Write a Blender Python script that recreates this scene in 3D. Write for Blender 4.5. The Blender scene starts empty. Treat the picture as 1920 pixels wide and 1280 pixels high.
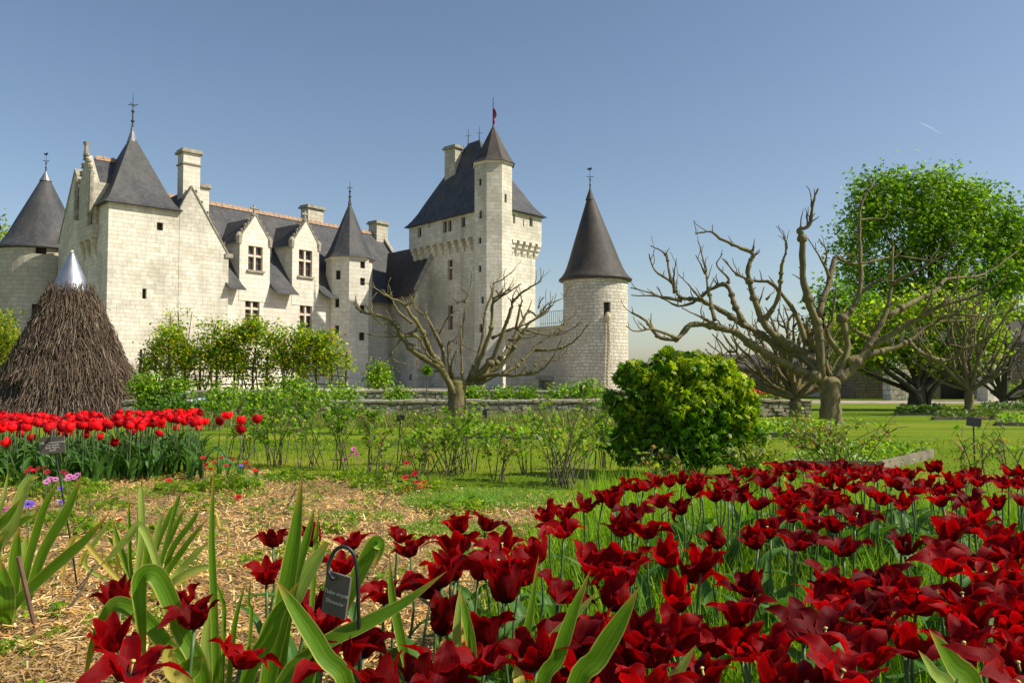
import bpy, bmesh, math, random
import numpy as np
from mathutils import Vector, Matrix
random.seed(7); rng = np.random.default_rng(7)
R = math.radians
C = bpy.context.scene.collection
scene = bpy.context.scene

# ------------------------------------------------------------------ camera
F = 1478.0                      # focal length in photo pixels (1920 wide)
HZ = 700.0                      # horizon row
EYE = 1.0
TH = math.atan((HZ - 640.0) / F)
cT, sT = math.cos(TH), math.sin(TH)
cam_d = bpy.data.cameras.new('camera'); cam = bpy.data.objects.new('camera', cam_d); C.objects.link(cam)
cam.location = (0, 0, EYE); cam.rotation_euler = (R(90) + TH, 0, 0)
cam_d.sensor_width = 36.0; cam_d.lens = 36.0 * F / 1920.0
cam_d.clip_start = 0.05; cam_d.clip_end = 6000
scene.camera = cam

# ------------------------------------------------------------------ light
SUN_AZ = R(-9)                  # measured from +X towards +Y
SUN_EL = R(44)
w = bpy.data.worlds.new('World'); scene.world = w; w.use_nodes = True
nt = w.node_tree; nt.nodes.clear()
sky = nt.nodes.new('ShaderNodeTexSky'); sky.sky_type = 'NISHITA'; sky.sun_disc = False
sky.sun_elevation = SUN_EL; sky.sun_rotation = R(90) - SUN_AZ
sky.air_density = 1.0; sky.dust_density = 1.1; sky.ozone_density = 0.9; sky.altitude = 100
bg = nt.nodes.new('ShaderNodeBackground'); bg.inputs[1].default_value = 0.10
wo = nt.nodes.new('ShaderNodeOutputWorld')
nt.links.new(sky.outputs[0], bg.inputs[0]); nt.links.new(bg.outputs[0], wo.inputs[0])
sd = bpy.data.lights.new('sun', 'SUN'); sd.energy = 5.0; sd.angle = R(0.5); sd.color = (1.0, 0.93, 0.80)
sun = bpy.data.objects.new('sun', sd); C.objects.link(sun)
svec = Vector((math.cos(SUN_EL) * math.cos(SUN_AZ), math.cos(SUN_EL) * math.sin(SUN_AZ), math.sin(SUN_EL)))
sun.rotation_euler = (-svec).to_track_quat('-Z', 'Y').to_euler(); sun.location = svec * 50
scene.view_settings.view_transform = 'Standard'; scene.view_settings.look = 'None'
scene.view_settings.exposure = 0.33; scene.view_settings.gamma = 1.0
scene.cycles.max_bounces = 8; scene.cycles.transparent_max_bounces = 6

# ------------------------------------------------------------------ measuring helpers
def at(px, py, Y):              # the point at distance Y along the view axis seen at a photo pixel
    x = (px - 960) / F; up = (640 - py) / F
    d = (x, cT - up * sT, sT + up * cT); k = Y / d[1]
    return Vector((d[0] * k, Y, EYE + d[2] * k))
def on_z(px, py, z=0.0):        # the point of a level plane
    x = (px - 960) / F; up = (640 - py) / F
    d = (x, cT - up * sT, sT + up * cT); k = (z - EYE) / d[2]
    return Vector((d[0] * k, d[1] * k, z))
def zat(p, py):
    r = (640 - py) / F
    return EYE + p[1] * (r * cT + sT) / (cT - r * sT)
def gp(px, Y, z=0.0):           # ground-plan point of a column at distance Y
    m = (px - 960) / F
    return Vector((m * (Y * cT + (z - EYE) * sT), Y))
def tcol(P, d, px, z=6.0):      # parameter along a plan line where it crosses a photo column
    m = (px - 960) / F
    return (m * (P[1] * cT + (z - EYE) * sT) - P[0]) / (d[0] - m * d[1] * cT)
def V3(p, z): return Vector((p[0], p[1], z))
def ln(P, d, t): return Vector((P[0] + d[0] * t, P[1] + d[1] * t))

# ------------------------------------------------------------------ objects
def tag(o, label=None, cat=None, group=None, kind=None):
    if label: o['label'] = label
    if cat: o['category'] = cat
    if group: o['group'] = group
    if kind: o['kind'] = kind
    return o
def thing(name, label, cat, loc=(0, 0, 0), rz=0.0, group=None):
    o = bpy.data.objects.new(name, None); C.objects.link(o); o.location = loc; o.rotation_euler = (0, 0, rz)
    o.empty_display_size = 0.1
    return tag(o, label, cat, group)
def link_mesh(name, me, parent=None, world=True):
    o = bpy.data.objects.new(name, me); C.objects.link(o)
    if parent is not None:
        o.parent = parent
        if world:               # the mesh is written in world coordinates: cancel the chain's offset
            M = Matrix.Identity(4); p = parent; chain = []
            while p is not None: chain.append(p); p = p.parent
            for p in reversed(chain): M = M @ p.matrix_parent_inverse @ p.matrix_basis
            o.matrix_parent_inverse = M.inverted()
    return o
def orthobasis(t):
    t = t.normalized(); a = Vector((0, 0, 1)) if abs(t.z) < 0.9 else Vector((1, 0, 0))
    x = t.cross(a).normalized(); return x, t.cross(x).normalized()
class MB:
    def __init__(s): s.v = []; s.f = []; s.uv = []; s.m = []; s.col = None
    def face(s, pts, uv=None, m=0):
        b = len(s.v); s.v += [tuple(p) for p in pts]; s.f.append(tuple(range(b, b + len(pts))))
        s.uv.append(uv if uv else [(0, 0)] * len(pts)); s.m.append(m)
    def flat(s, pts, m=0, horiz=None):          # planar uv in metres
        pts = [Vector(p) for p in pts]
        n = Vector((0, 0, 0))
        for i in range(len(pts)): n += (pts[i] - pts[0]).cross(pts[(i + 1) % len(pts)] - pts[0])
        n.normalize()
        h = Vector((0, 0, 1)).cross(n)
        if h.length < 1e-3: h = Vector((1, 0, 0))
        h.normalize(); k = n.cross(h)
        s.face(pts, [(p.dot(h), p.dot(k)) for p in pts], m)
    def hexa(s, P, m=0):                        # 8 corners: 4 below, 4 above, same order
        for q in ((0, 1, 5, 4), (1, 2, 6, 5), (2, 3, 7, 6), (3, 0, 4, 7), (4, 5, 6, 7), (3, 2, 1, 0)): s.flat([P[i] for i in q], m)
    def box(s, o, dx, dy, dz, m=0):             # corner + three edge vectors
        o = Vector(o); dx = Vector(dx); dy = Vector(dy); dz = Vector(dz)
        s.hexa([o, o + dx, o + dx + dy, o + dy, o + dz, o + dx + dz, o + dx + dy + dz, o + dy + dz], m)
    def cbox(s, c, sx, sy, sz, rz=0.0, m=0):    # centred on plan, from c.z up
        a = Vector((math.cos(rz), math.sin(rz), 0)); b = Vector((-a.y, a.x, 0))
        s.box(Vector(c) - a * sx / 2 - b * sy / 2, a * sx, b * sy, (0, 0, sz), m)
    def prism(s, pts, d, m=0):                  # polygon swept by a vector
        pts = [Vector(p) for p in pts]; d = Vector(d); q = [p + d for p in pts]
        s.flat(pts, m); s.flat(q[::-1], m); n = len(pts)
        for i in range(n): j = (i + 1) % n; s.flat([pts[j], pts[i], q[i], q[j]], m)
    def tube(s, pts, rad, n=6, m=0, cap=True, uvs=1.0):
        pts = [Vector(p) for p in pts]; k = len(pts)
        if not hasattr(rad, '__len__'): rad = [rad] * k
        x = None; b0 = len(s.v); L = 0
        for i, p in enumerate(pts):
            t = (pts[min(i + 1, k - 1)] - pts[max(i - 1, 0)])
            if t.length < 1e-9: t = Vector((0, 0, 1))
            t.normalize()
            if x is None: x, y = orthobasis(t)
            else:
                x = x - t * x.dot(t)
                if x.length < 1e-6: x, y = orthobasis(t)
                x.normalize(); y = t.cross(x)
            for j in range(n):
                a = 2 * math.pi * j / n; s.v.append(tuple(p + (x * math.cos(a) + y * math.sin(a)) * rad[i]))
        for i in range(k - 1):
            l = (pts[i + 1] - pts[i]).length
            for j in range(n):
                a = b0 + i * n + j; b = b0 + i * n + (j + 1) % n
                s.f.append((a, b, b + n, a + n)); s.m.append(m)
                s.uv.append([(j / n, L), ((j + 1) / n, L), ((j + 1) / n, L + l), (j / n, L + l)])
            L += l
        if cap:
            s.f.append(tuple(b0 + (k - 1) * n + j for j in range(n))); s.m.append(m); s.uv.append([(0, 0)] * n)
            s.f.append(tuple(b0 + j for j in range(n - 1, -1, -1))); s.m.append(m); s.uv.append([(0, 0)] * n)
    def lathe(s, c, prof, n=24, m=0, a0=0.0, off=(0, 0)):   # prof: (r, z) ; off: plan shift reached at the last ring
        c = Vector(c); z0 = prof[0][1]; z1 = prof[-1][1]; b0 = len(s.v); k = len(prof); sl = 0
        for r, z in prof:
            q = (z - z0) / (z1 - z0) if z1 != z0 else 0
            for j in range(n + 1):
                a = a0 + 2 * math.pi * j / n
                s.v.append((c.x + off[0] * q + r * math.cos(a), c.y + off[1] * q + r * math.sin(a), c.z + z))
        rm = max(r for r, z in prof)
        for i in range(k - 1):
            l = math.hypot(prof[i + 1][0] - prof[i][0], prof[i + 1][1] - prof[i][1])
            for j in range(n):
                a = b0 + i * (n + 1) + j
                s.f.append((a, a + 1, a + n + 2, a + n + 1)); s.m.append(m)
                u0 = 2 * math.pi * rm * j / n; u1 = 2 * math.pi * rm * (j + 1) / n
                s.uv.append([(u0, sl), (u1, sl), (u1, sl + l), (u0, sl + l)])
            sl += l
    def build(s, name, mats, parent=None, world=True, smooth=False):
        me = bpy.data.meshes.new(name); me.from_pydata(s.v, [], s.f)
        for mm in (mats if isinstance(mats, (list, tuple)) else [mats]): me.materials.append(mm)
        ul = me.uv_layers.new(name='UVMap')
        ul.data.foreach_set('uv', np.array([c for f in s.uv for p in f for c in p], dtype=np.float32))
        me.polygons.foreach_set('material_index', np.array(s.m, dtype=np.int32))
        if smooth: me.polygons.foreach_set('use_smooth', np.ones(len(s.f), dtype=bool))
        me.update()
        return link_mesh(name, me, parent, world)
def cloud(name, T, TF, pos, rot, scale, col, mat, parent=None, world=True, smooth=False, uvT=None):
    """many copies of a small template merged into one mesh. T (k,3), TF (m,L), pos (N,3), rot (N,3,3), scale (N,) or (N,3), col (N,3)"""
    T = np.asarray(T, float); TF = np.asarray(TF); N = len(pos); k = len(T); Lq = TF.shape[1]
    sc = np.asarray(scale, float)
    if sc.ndim == 1: sc = np.repeat(sc[:, None], 3, 1)
    loc = T[None] * sc[:, None, :]
    v = np.einsum('nij,nkj->nki', rot, loc) + np.asarray(pos)[:, None, :]
    f = (TF[None] + (np.arange(N) * k)[:, None, None]).reshape(-1)
    me = bpy.data.meshes.new(name); me.vertices.add(N * k); me.vertices.foreach_set('co', v.reshape(-1).astype(np.float32))
    nf = N * len(TF); me.loops.add(nf * Lq); me.loops.foreach_set('vertex_index', f.astype(np.int32))
    me.polygons.add(nf); me.polygons.foreach_set('loop_start', (np.arange(nf) * Lq).astype(np.int32))
    me.polygons.foreach_set('loop_total', np.full(nf, Lq, dtype=np.int32))
    me.update(calc_edges=True); me.validate()
    ca = me.color_attributes.new('Col', 'FLOAT_COLOR', 'POINT')
    cc = np.ones((N, k, 4), np.float32); cc[:, :, :3] = np.asarray(col)[:, None, :]
    ca.data.foreach_set('color', cc.reshape(-1))
    if uvT is not None:
        ul = me.uv_layers.new(name='UVMap'); ul.data.foreach_set('uv', np.tile(np.asarray(uvT, np.float32)[TF].reshape(-1), N))
    if smooth: me.polygons.foreach_set('use_smooth', np.ones(nf, dtype=bool))
    me.materials.append(mat); me.update()
    return link_mesh(name, me, parent, world)
def rand_rot(n, up=0.6, tilt=1.0):
    """frames whose z axis (leaf normal) leans upward, y axis along the leaf"""
    nrm = rng.normal(size=(n, 3)) * tilt; nrm[:, 2] = np.abs(nrm[:, 2]) * 0.6 + up; nrm /= np.linalg.norm(nrm, axis=1)[:, None]
    d = rng.normal(size=(n, 3)); d -= nrm * (d * nrm).sum(1)[:, None]; d /= np.linalg.norm(d, axis=1)[:, None]
    x = np.cross(d, nrm); return np.stack([x, d, nrm], 2)
def frames_along(d):            # y axis given, normal random
    d = np.asarray(d, float); d = d / np.linalg.norm(d, axis=1)[:, None]; n = len(d)
    nrm = rng.normal(size=(n, 3)); nrm -= d * (nrm * d).sum(1)[:, None]; nrm /= np.linalg.norm(nrm, axis=1)[:, None]
    return np.stack([np.cross(d, nrm), d, nrm], 2)
def mixcol(n, cols, jit=0.15):
    c = np.array(cols, float); i = rng.integers(0, len(c), n); j = rng.integers(0, len(c), n); t = rng.random(n)[:, None]
    return np.clip((c[i] * t + c[j] * (1 - t)) * (1 + rng.normal(size=(n, 1)) * jit), 0.002, 1)
def catmull(pts, sub=4):
    pts = [Vector(p) for p in pts]
    if len(pts) < 3: return [pts[0].lerp(pts[-1], i / sub) for i in range(sub + 1)]
    P = [pts[0] * 2 - pts[1]] + pts + [pts[-1] * 2 - pts[-2]]; out = []
    for i in range(1, len(P) - 2):
        for k in range(sub):
            t = k / sub; a, b, c, d = P[i - 1], P[i], P[i + 1], P[i + 2]
            out.append(0.5 * ((2 * b) + (c - a) * t + (2 * a - 5 * b + 4 * c - d) * t * t + (3 * b - a - 3 * c + d) * t ** 3))
    return out + [pts[-1]]

# ------------------------------------------------------------------ materials
def newmat(name):
    m = bpy.data.materials.new(name); m.use_nodes = True; nt = m.node_tree
    p = nt.nodes['Principled BSDF']; return m, nt, p
def N(nt, t, **kw):
    n = nt.nodes.new(t)
    for k, v in kw.items():
        if k.startswith('i_'): n.inputs[int(k[2:]) if k[2:].isdigit() else k[2:].replace('_', ' ')].default_value = v
        else: setattr(n, k, v)
    return n
def ramp(nt, stops, src=None):
    n = nt.nodes.new('ShaderNodeValToRGB'); e = n.color_ramp.elements
    while len(e) < len(stops): e.new(0.5)
    for i, (p, c) in enumerate(stops): e[i].position = p; e[i].color = (*c, 1) if len(c) == 3 else c
    if src is not None: nt.links.new(src, n.inputs[0])
    return n
def noise(nt, scale, detail=4, rough=0.55, vec=None):
    n = nt.nodes.new('ShaderNodeTexNoise'); n.inputs['Scale'].default_value = scale; n.inputs['Detail'].default_value = detail
    n.inputs['Roughness'].default_value = rough
    if vec is not None: nt.links.new(vec, n.inputs['Vector'])
    return n
def mix(nt, fac, a, b, mode='MIX'):
    n = nt.nodes.new('ShaderNodeMix'); n.data_type = 'RGBA'; n.blend_type = mode
    for s, i in ((fac, 0), (a, 6), (b, 7)):
        if hasattr(s, 'is_output'): nt.links.new(s, n.inputs[i])
        else: n.inputs[i].default_value = s if not isinstance(s, tuple) or len(s) == 4 else (*s, 1)
    return n.outputs[2]
def bump(nt, p, h, strength=0.4, dist=0.02):
    b = nt.nodes.new('ShaderNodeBump'); b.inputs['Strength'].default_value = strength; b.inputs['Distance'].default_value = dist
    nt.links.new(h, b.inputs['Height']); nt.links.new(b.outputs[0], p.inputs['Normal'])
def plain(name, col, rough=0.6, metal=0.0, var=0.25, sc=6.0, bmp=0.15):
    m, nt, p = newmat(name); tc = N(nt, 'ShaderNodeTexCoord')
    n = noise(nt, sc, 5, 0.6, tc.outputs['Object'])
    d = tuple(c * (1 - var) for c in col); l = tuple(min(1, c * (1 + var)) for c in col)
    r = ramp(nt, [(0.3, d), (0.7, l)], n.outputs[0]); nt.links.new(r.outputs[0], p.inputs['Base Color'])
    p.inputs['Roughness'].default_value = rough; p.inputs['Metallic'].default_value = metal
    if bmp: bump(nt, p, n.outputs[0], bmp, 0.01)
    return m
def stone_mat(name, c1, c2, mortar, bw=0.62, rh=0.29, stain=0.5, msize=0.012, dist=0.02, dark=(0.33, 0.30, 0.24), zdark=None):
    m, nt, p = newmat(name); uv = N(nt, 'ShaderNodeUVMap'); tc = N(nt, 'ShaderNodeTexCoord')
    dn = noise(nt, 1.3, 3, 0.5, uv.outputs[0])
    vm = N(nt, 'ShaderNodeVectorMath', operation='SCALE'); vm.inputs['Scale'].default_value = dist * 4
    sb = N(nt, 'ShaderNodeVectorMath', operation='SUBTRACT'); sb.inputs[1].default_value = (0.5, 0.5, 0.5)
    nt.links.new(dn.outputs['Color'], sb.inputs[0]); nt.links.new(sb.outputs[0], vm.inputs[0])
    ad = N(nt, 'ShaderNodeVectorMath', operation='ADD'); nt.links.new(uv.outputs[0], ad.inputs[0]); nt.links.new(vm.outputs[0], ad.inputs[1])
    br = N(nt, 'ShaderNodeTexBrick', offset=0.5, squash=0.7, squash_frequency=3)
    br.inputs['Scale'].default_value = 1.0; br.inputs['Brick Width'].default_value = bw; br.inputs['Row Height'].default_value = rh
    br.inputs['Mortar Size'].default_value = msize; br.inputs['Mortar Smooth'].default_value = 0.3; br.inputs['Bias'].default_value = -0.1
    br.inputs['Color1'].default_value = (*c1, 1); br.inputs['Color2'].default_value = (*c2, 1); br.inputs['Mortar'].default_value = (*mortar, 1)
    nt.links.new(ad.outputs[0], br.inputs['Vector'])
    n1 = noise(nt, 0.28, 6, 0.62, tc.outputs['Object']); n2 = noise(nt, 3.0, 6, 0.7, tc.outputs['Object'])
    r1 = ramp(nt, [(0.47, (0, 0, 0)), (0.56, (stain * .45,) * 3), (0.74, (stain, stain, stain))], n1.outputs[0])
    a = mix(nt, r1.outputs[0], br.outputs['Color'], dark)
    r2 = ramp(nt, [(0.3, (0.84, 0.83, 0.80)), (0.6, (1.04, 1.04, 1.04))], n2.outputs[0])
    a = mix(nt, 1.0, a, r2.outputs[0], 'MULTIPLY')
    n4 = noise(nt, 0.75, 3, 0.5, tc.outputs['Object']); r4 = ramp(nt, [(0.60, (0, 0, 0)), (0.66, (stain * .6,) * 3)], n4.outputs[0]); a = mix(nt, r4.outputs[0], a, (0.47, 0.41, 0.29))   # patched masonry
    mp = N(nt, 'ShaderNodeMapping'); mp.inputs['Scale'].default_value = (1.6, 1.6, 0.12); nt.links.new(tc.outputs['Object'], mp.inputs[0])
    n3 = noise(nt, 1.0, 5, 0.6, mp.outputs[0])            # rain streaks
    r3 = ramp(nt, [(0.53, (0, 0, 0)), (0.74, (stain * 0.8,) * 3)], n3.outputs[0])
    a = mix(nt, r3.outputs[0], a, dark)
    nt.links.new(a, p.inputs['Base Color']); p.inputs['Roughness'].default_value = 0.85; p.inputs['Specular IOR Level'].default_value = 0.2
    hm = N(nt, 'ShaderNodeMath', operation='MULTIPLY_ADD'); hm.inputs[1].default_value = -1.0
    nt.links.new(br.outputs['Fac'], hm.inputs[0]); nt.links.new(n2.outputs[0], hm.inputs[2])
    bump(nt, p, hm.outputs[0], 0.6, 0.025)
    return m
def slate_mat(name, c=(0.06, 0.062, 0.068), warm=(0.085, 0.08, 0.075)):
    m, nt, p = newmat(name); uv = N(nt, 'ShaderNodeUVMap'); tc = N(nt, 'ShaderNodeTexCoord')
    br = N(nt, 'ShaderNodeTexBrick', offset=0.5)
    br.inputs['Scale'].default_value = 1.0; br.inputs['Brick Width'].default_value = 0.20; br.inputs['Row Height'].default_value = 0.13
    br.inputs['Mortar Size'].default_value = 0.008; br.inputs['Bias'].default_value = 0.0
    br.inputs['Color1'].default_value = (*[x * 0.8 for x in c], 1); br.inputs['Color2'].default_value = (*[x * 1.25 for x in c], 1)
    br.inputs['Mortar'].default_value = (*[x * 0.45 for x in c], 1); nt.links.new(uv.outputs[0], br.inputs['Vector'])
    n1 = noise(nt, 0.5, 6, 0.65, tc.outputs['Object']); r1 = ramp(nt, [(0.42, (0, 0, 0)), (0.70, (0.85, 0.85, 0.85))], n1.outputs[0])
    a = mix(nt, r1.outputs[0], br.outputs['Color'], warm)
    mp = N(nt, 'ShaderNodeMapping'); mp.inputs['Scale'].default_value = (1.2, 1.2, .25); nt.links.new(tc.outputs['Object'], mp.inputs[0]); n5 = noise(nt, 1.6, 6, .7, mp.outputs[0]); r5 = ramp(nt, [(.3, (.62, .62, .62)), (.7, (1.35, 1.33, 1.28))], n5.outputs[0]); a = mix(nt, 1.0, a, r5.outputs[0], 'MULTIPLY')
    nt.links.new(a, p.inputs['Base Color']); p.inputs['Roughness'].default_value = 0.62; p.inputs['Specular IOR Level'].default_value = 0.3
    n2 = noise(nt, 30, 2, 0.5, tc.outputs['Object'])
    hm = N(nt, 'ShaderNodeMath', operation='MULTIPLY_ADD'); hm.inputs[1].default_value = -1.0
    nt.links.new(br.outputs['Fac'], hm.inputs[0]); nt.links.new(n2.outputs[0], hm.inputs[2]); bump(nt, p, hm.outputs[0], 0.35, 0.015)
    return m
def leaf_mat(name, trans=0.35, rough=0.45, spec=0.35, stripes=False, tcol=1.3):
    m, nt, p = newmat(name); at_ = N(nt, 'ShaderNodeAttribute', attribute_name='Col'); src = at_.outputs['Color']
    out = nt.nodes['Material Output']
    p.inputs['Roughness'].default_value = rough; p.inputs['Specular IOR Level'].default_value = spec
    tr = N(nt, 'ShaderNodeBsdfTranslucent'); ms = N(nt, 'ShaderNodeMixShader'); ms.inputs[0].default_value = trans
    nt.links.new(src, p.inputs['Base Color'])
    t2 = mix(nt, 1.0, src, (tcol, tcol * 1.05, tcol * 0.55), 'MULTIPLY'); nt.links.new(t2, tr.inputs[0])
    nt.links.new(p.outputs[0], ms.inputs[1]); nt.links.new(tr.outputs[0], ms.inputs[2]); nt.links.new(ms.outputs[0], out.inputs[0])
    return m
def petal_mat(name, c, d, trans=0.35, rough=0.38, base=(0.02, 0.02, 0.03), spec=0.12):
    m, nt, p = newmat(name); uv = N(nt, 'ShaderNodeUVMap'); out = nt.nodes['Material Output']; oi = N(nt, 'ShaderNodeObjectInfo')
    mp = N(nt, 'ShaderNodeMapping'); mp.inputs['Scale'].default_value = (26, 1.2, 1); nt.links.new(uv.outputs[0], mp.inputs[0])
    n = noise(nt, 1.0, 4, 0.6, mp.outputs[0]); r = ramp(nt, [(0.3, d), (0.65, c)], n.outputs[0])
    sx = N(nt, 'ShaderNodeSeparateXYZ'); nt.links.new(uv.outputs[0], sx.inputs[0])
    rb = ramp(nt, [(0.02, (1, 1, 1)), (0.16, (0, 0, 0))], sx.outputs[1]); a = mix(nt, rb.outputs[0], r.outputs[0], base)
    ab_ = N(nt, 'ShaderNodeMath', operation='SUBTRACT'); ab_.inputs[1].default_value = .5; nt.links.new(sx.outputs[0], ab_.inputs[0]); a2 = N(nt, 'ShaderNodeMath', operation='ABSOLUTE'); nt.links.new(ab_.outputs[0], a2.inputs[0]); re = ramp(nt, [(.36, (0, 0, 0)), (.5, (.55, .55, .55))], a2.outputs[0]); a = mix(nt, re.outputs[0], a, tuple(min(1, q * 1.7 + .004) for q in c))
    rv = ramp(nt, [(0.0, (0.45, 0.45, 0.6)), (0.5, (.95, .95, .95)), (1.0, (1.18, 1.15, 1.15))], oi.outputs['Random']); a = mix(nt, 1.0, a, rv.outputs[0], 'MULTIPLY')
    nt.links.new(a, p.inputs['Base Color']); p.inputs['Roughness'].default_value = rough; p.inputs['Specular IOR Level'].default_value = 0.4
    p.inputs['Specular IOR Level'].default_value = spec
    tr = N(nt, 'ShaderNodeBsdfTranslucent'); t2 = mix(nt, 1.0, a, (1.9, 1.0, 1.0), 'MULTIPLY'); nt.links.new(t2, tr.inputs[0])
    ms = N(nt, 'ShaderNodeMixShader'); ms.inputs[0].default_value = trans
    nt.links.new(p.outputs[0], ms.inputs[1]); nt.links.new(tr.outputs[0], ms.inputs[2]); nt.links.new(ms.outputs[0], out.inputs[0])
    bump(nt, p, n.outputs[0], 0.25, 0.004)
    return m
M = {}
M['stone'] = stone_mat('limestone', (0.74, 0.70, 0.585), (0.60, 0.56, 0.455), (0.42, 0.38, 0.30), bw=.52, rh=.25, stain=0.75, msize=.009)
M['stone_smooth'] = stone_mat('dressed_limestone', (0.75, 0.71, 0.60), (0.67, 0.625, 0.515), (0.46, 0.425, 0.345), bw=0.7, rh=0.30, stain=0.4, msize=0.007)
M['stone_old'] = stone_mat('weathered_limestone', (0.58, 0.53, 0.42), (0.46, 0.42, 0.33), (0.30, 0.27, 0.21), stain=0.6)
M['rubble'] = stone_mat('rubble_limestone', (0.70, 0.65, 0.54), (0.53, 0.48, 0.38), (0.36, 0.32, 0.25), bw=0.42, rh=0.20, stain=0.3, msize=0.02, dist=0.05)
M['drystone'] = stone_mat('dry_stone', (0.52, 0.46, 0.36), (0.32, 0.28, 0.21), (0.09, 0.075, 0.055), bw=.24, rh=.10, stain=.5, msize=.02, dist=.07)
M['trim'] = plain('weathered_trim', (0.30, 0.27, 0.21), 0.9, 0, 0.4, 3, 0.3)
M['trim_pale'] = plain('pale_trim', (0.62, 0.56, 0.46), 0.85, 0, 0.12, 2, 0.2)
M['slate'] = slate_mat('slate')
M['slate_warm'] = slate_mat('weathered_slate', (0.05, 0.045, 0.042), (0.085, 0.066, 0.052))
M['terracotta'] = plain('terracotta_ridge', (0.33, 0.215, 0.135), 0.8, 0, 0.35, 5, 0.3)
M['zinc'] = plain('zinc', (0.22, 0.225, 0.24), 0.5, 0.6, 0.15, 4, 0.05)
M['lead'] = plain('dark_lead', (0.07, 0.07, 0.08), 0.5, 0.3, 0.2, 4, 0.05)
M['iron'] = plain('black_iron', (0.022, 0.022, 0.024), 0.45, 0.3, 0.3, 20, 0.1)
M['wood'] = plain('brown_window_wood', (0.22, 0.10, 0.05), 0.55, 0, 0.2, 8, 0.1)
M['dark'] = plain('dark_opening', (0.035, 0.028, 0.022), 0.9, 0, 0.3, 2, 0)
m, nt, p = newmat('window_glass'); p.inputs['Base Color'].default_value = (0.05, 0.055, 0.06, 1); p.inputs['Roughness'].default_value = 0.08; M['glass'] = m
tcx = N(nt, 'ShaderNodeTexCoord'); nn = noise(nt, 2.5, 2, 0.5, tcx.outputs['Object']); bump(nt, p, nn.outputs[0], 0.1, 0.02)
M['cap'] = None
m, nt, p = newmat('brushed_metal'); p.inputs['Base Color'].default_value = (0.40, 0.41, 0.44, 1); p.inputs['Metallic'].default_value = 0.9; p.inputs['Roughness'].default_value = 0.38
tcx = N(nt, 'ShaderNodeTexCoord'); nn = noise(nt, 3, 4, 0.6, tcx.outputs['Object']); rr = ramp(nt, [(0.3, (0.36,) * 3), (0.7, (0.55,) * 3)], nn.outputs[0]); nt.links.new(rr.outputs[0], p.inputs['Roughness']); M['cap'] = m
def bark_mat(name, c, lichen=(0.20, 0.20, 0.09)):
    m, nt, p = newmat(name); tc = N(nt, 'ShaderNodeTexCoord'); mp = N(nt, 'ShaderNodeMapping'); mp.inputs['Scale'].default_value = (9, 9, 3); nt.links.new(tc.outputs['Object'], mp.inputs[0])
    n = noise(nt, 1.2, 6, 0.65, mp.outputs[0]); r = ramp(nt, [(0.3, tuple(x * 0.55 for x in c)), (0.7, tuple(x * 1.25 for x in c))], n.outputs[0])
    n2 = noise(nt, 2.2, 4, 0.6, tc.outputs['Object']); r2 = ramp(nt, [(0.5, (0, 0, 0)), (0.68, (0.75,) * 3)], n2.outputs[0])
    a = mix(nt, r2.outputs[0], r.outputs[0], lichen); nt.links.new(a, p.inputs['Base Color']); p.inputs['Roughness'].default_value = 0.85
    bump(nt, p, n.outputs[0], 1.0, 0.04); return m
M['bark'] = bark_mat('pale_bark', (0.175, 0.135, 0.06), (0.22, 0.195, 0.05)); M['bark_dark'] = bark_mat('dark_bark', (0.075, 0.06, 0.04), (0.08, 0.08, 0.04))
M['stemwood'] = bark_mat('cane_bark', (0.12, 0.09, 0.05), (0.12, 0.14, 0.05))
M['leaf'] = leaf_mat('leaf'); M['leaf_thin'] = leaf_mat('thin_leaf', 0.58); M['grass'] = leaf_mat('grass_blade', 0.4, 0.5, 0.25)
M['gloss_leaf'] = leaf_mat('glossy_leaf', 0.33, 0.48, 0.25)
M['straw'] = leaf_mat('straw_chip', 0.05, 0.75, 0.2, tcol=1.0); M['twig'] = leaf_mat('brush_twig', 0.0, 0.85, 0.15)
M['flower'] = leaf_mat('small_petal', 0.35, 0.5, 0.3, tcol=1.2)
M['petal_dark'] = petal_mat('dark_red_petal', (0.30, 0.0012, 0.003), (0.085, 0.0005, 0.002), 0.45, .55, base=(0.03, 0.004, 0.02))
M['petal_red'] = petal_mat('bright_red_petal', (0.80, 0.014, 0.020), (0.58, 0.008, 0.014), 0.35, base=(0.25, 0.02, 0.02))
M['pistil'] = plain('pistil_yellow', (0.50, 0.46, 0.10), 0.6, 0, 0.15, 40, 0)
M['tstem'] = plain('tulip_stem', (0.075, 0.13, 0.04), 0.5, 0, 0.25, 10, 0)
M['slate_tag'] = plain('slate_tag', (0.11, 0.095, 0.08), 0.75, 0, 0.2, 25, 0.15)
M['chalk'] = plain('chalk_writing', (0.62, 0.60, 0.52), 0.9, 0, 0.1, 10, 0)
M['timber'] = plain('weathered_timber', (0.19, 0.155, 0.11), 0.85, 0, 0.35, 5, 0.3)
M['black_plate'] = plain('black_plate', (0.018, 0.018, 0.02), 0.5, 0, 0.2, 10, 0)
M['white_panel'] = plain('white_panel', (0.62, 0.66, 0.72), 0.35, 0, 0.06, 2, 0)
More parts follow.
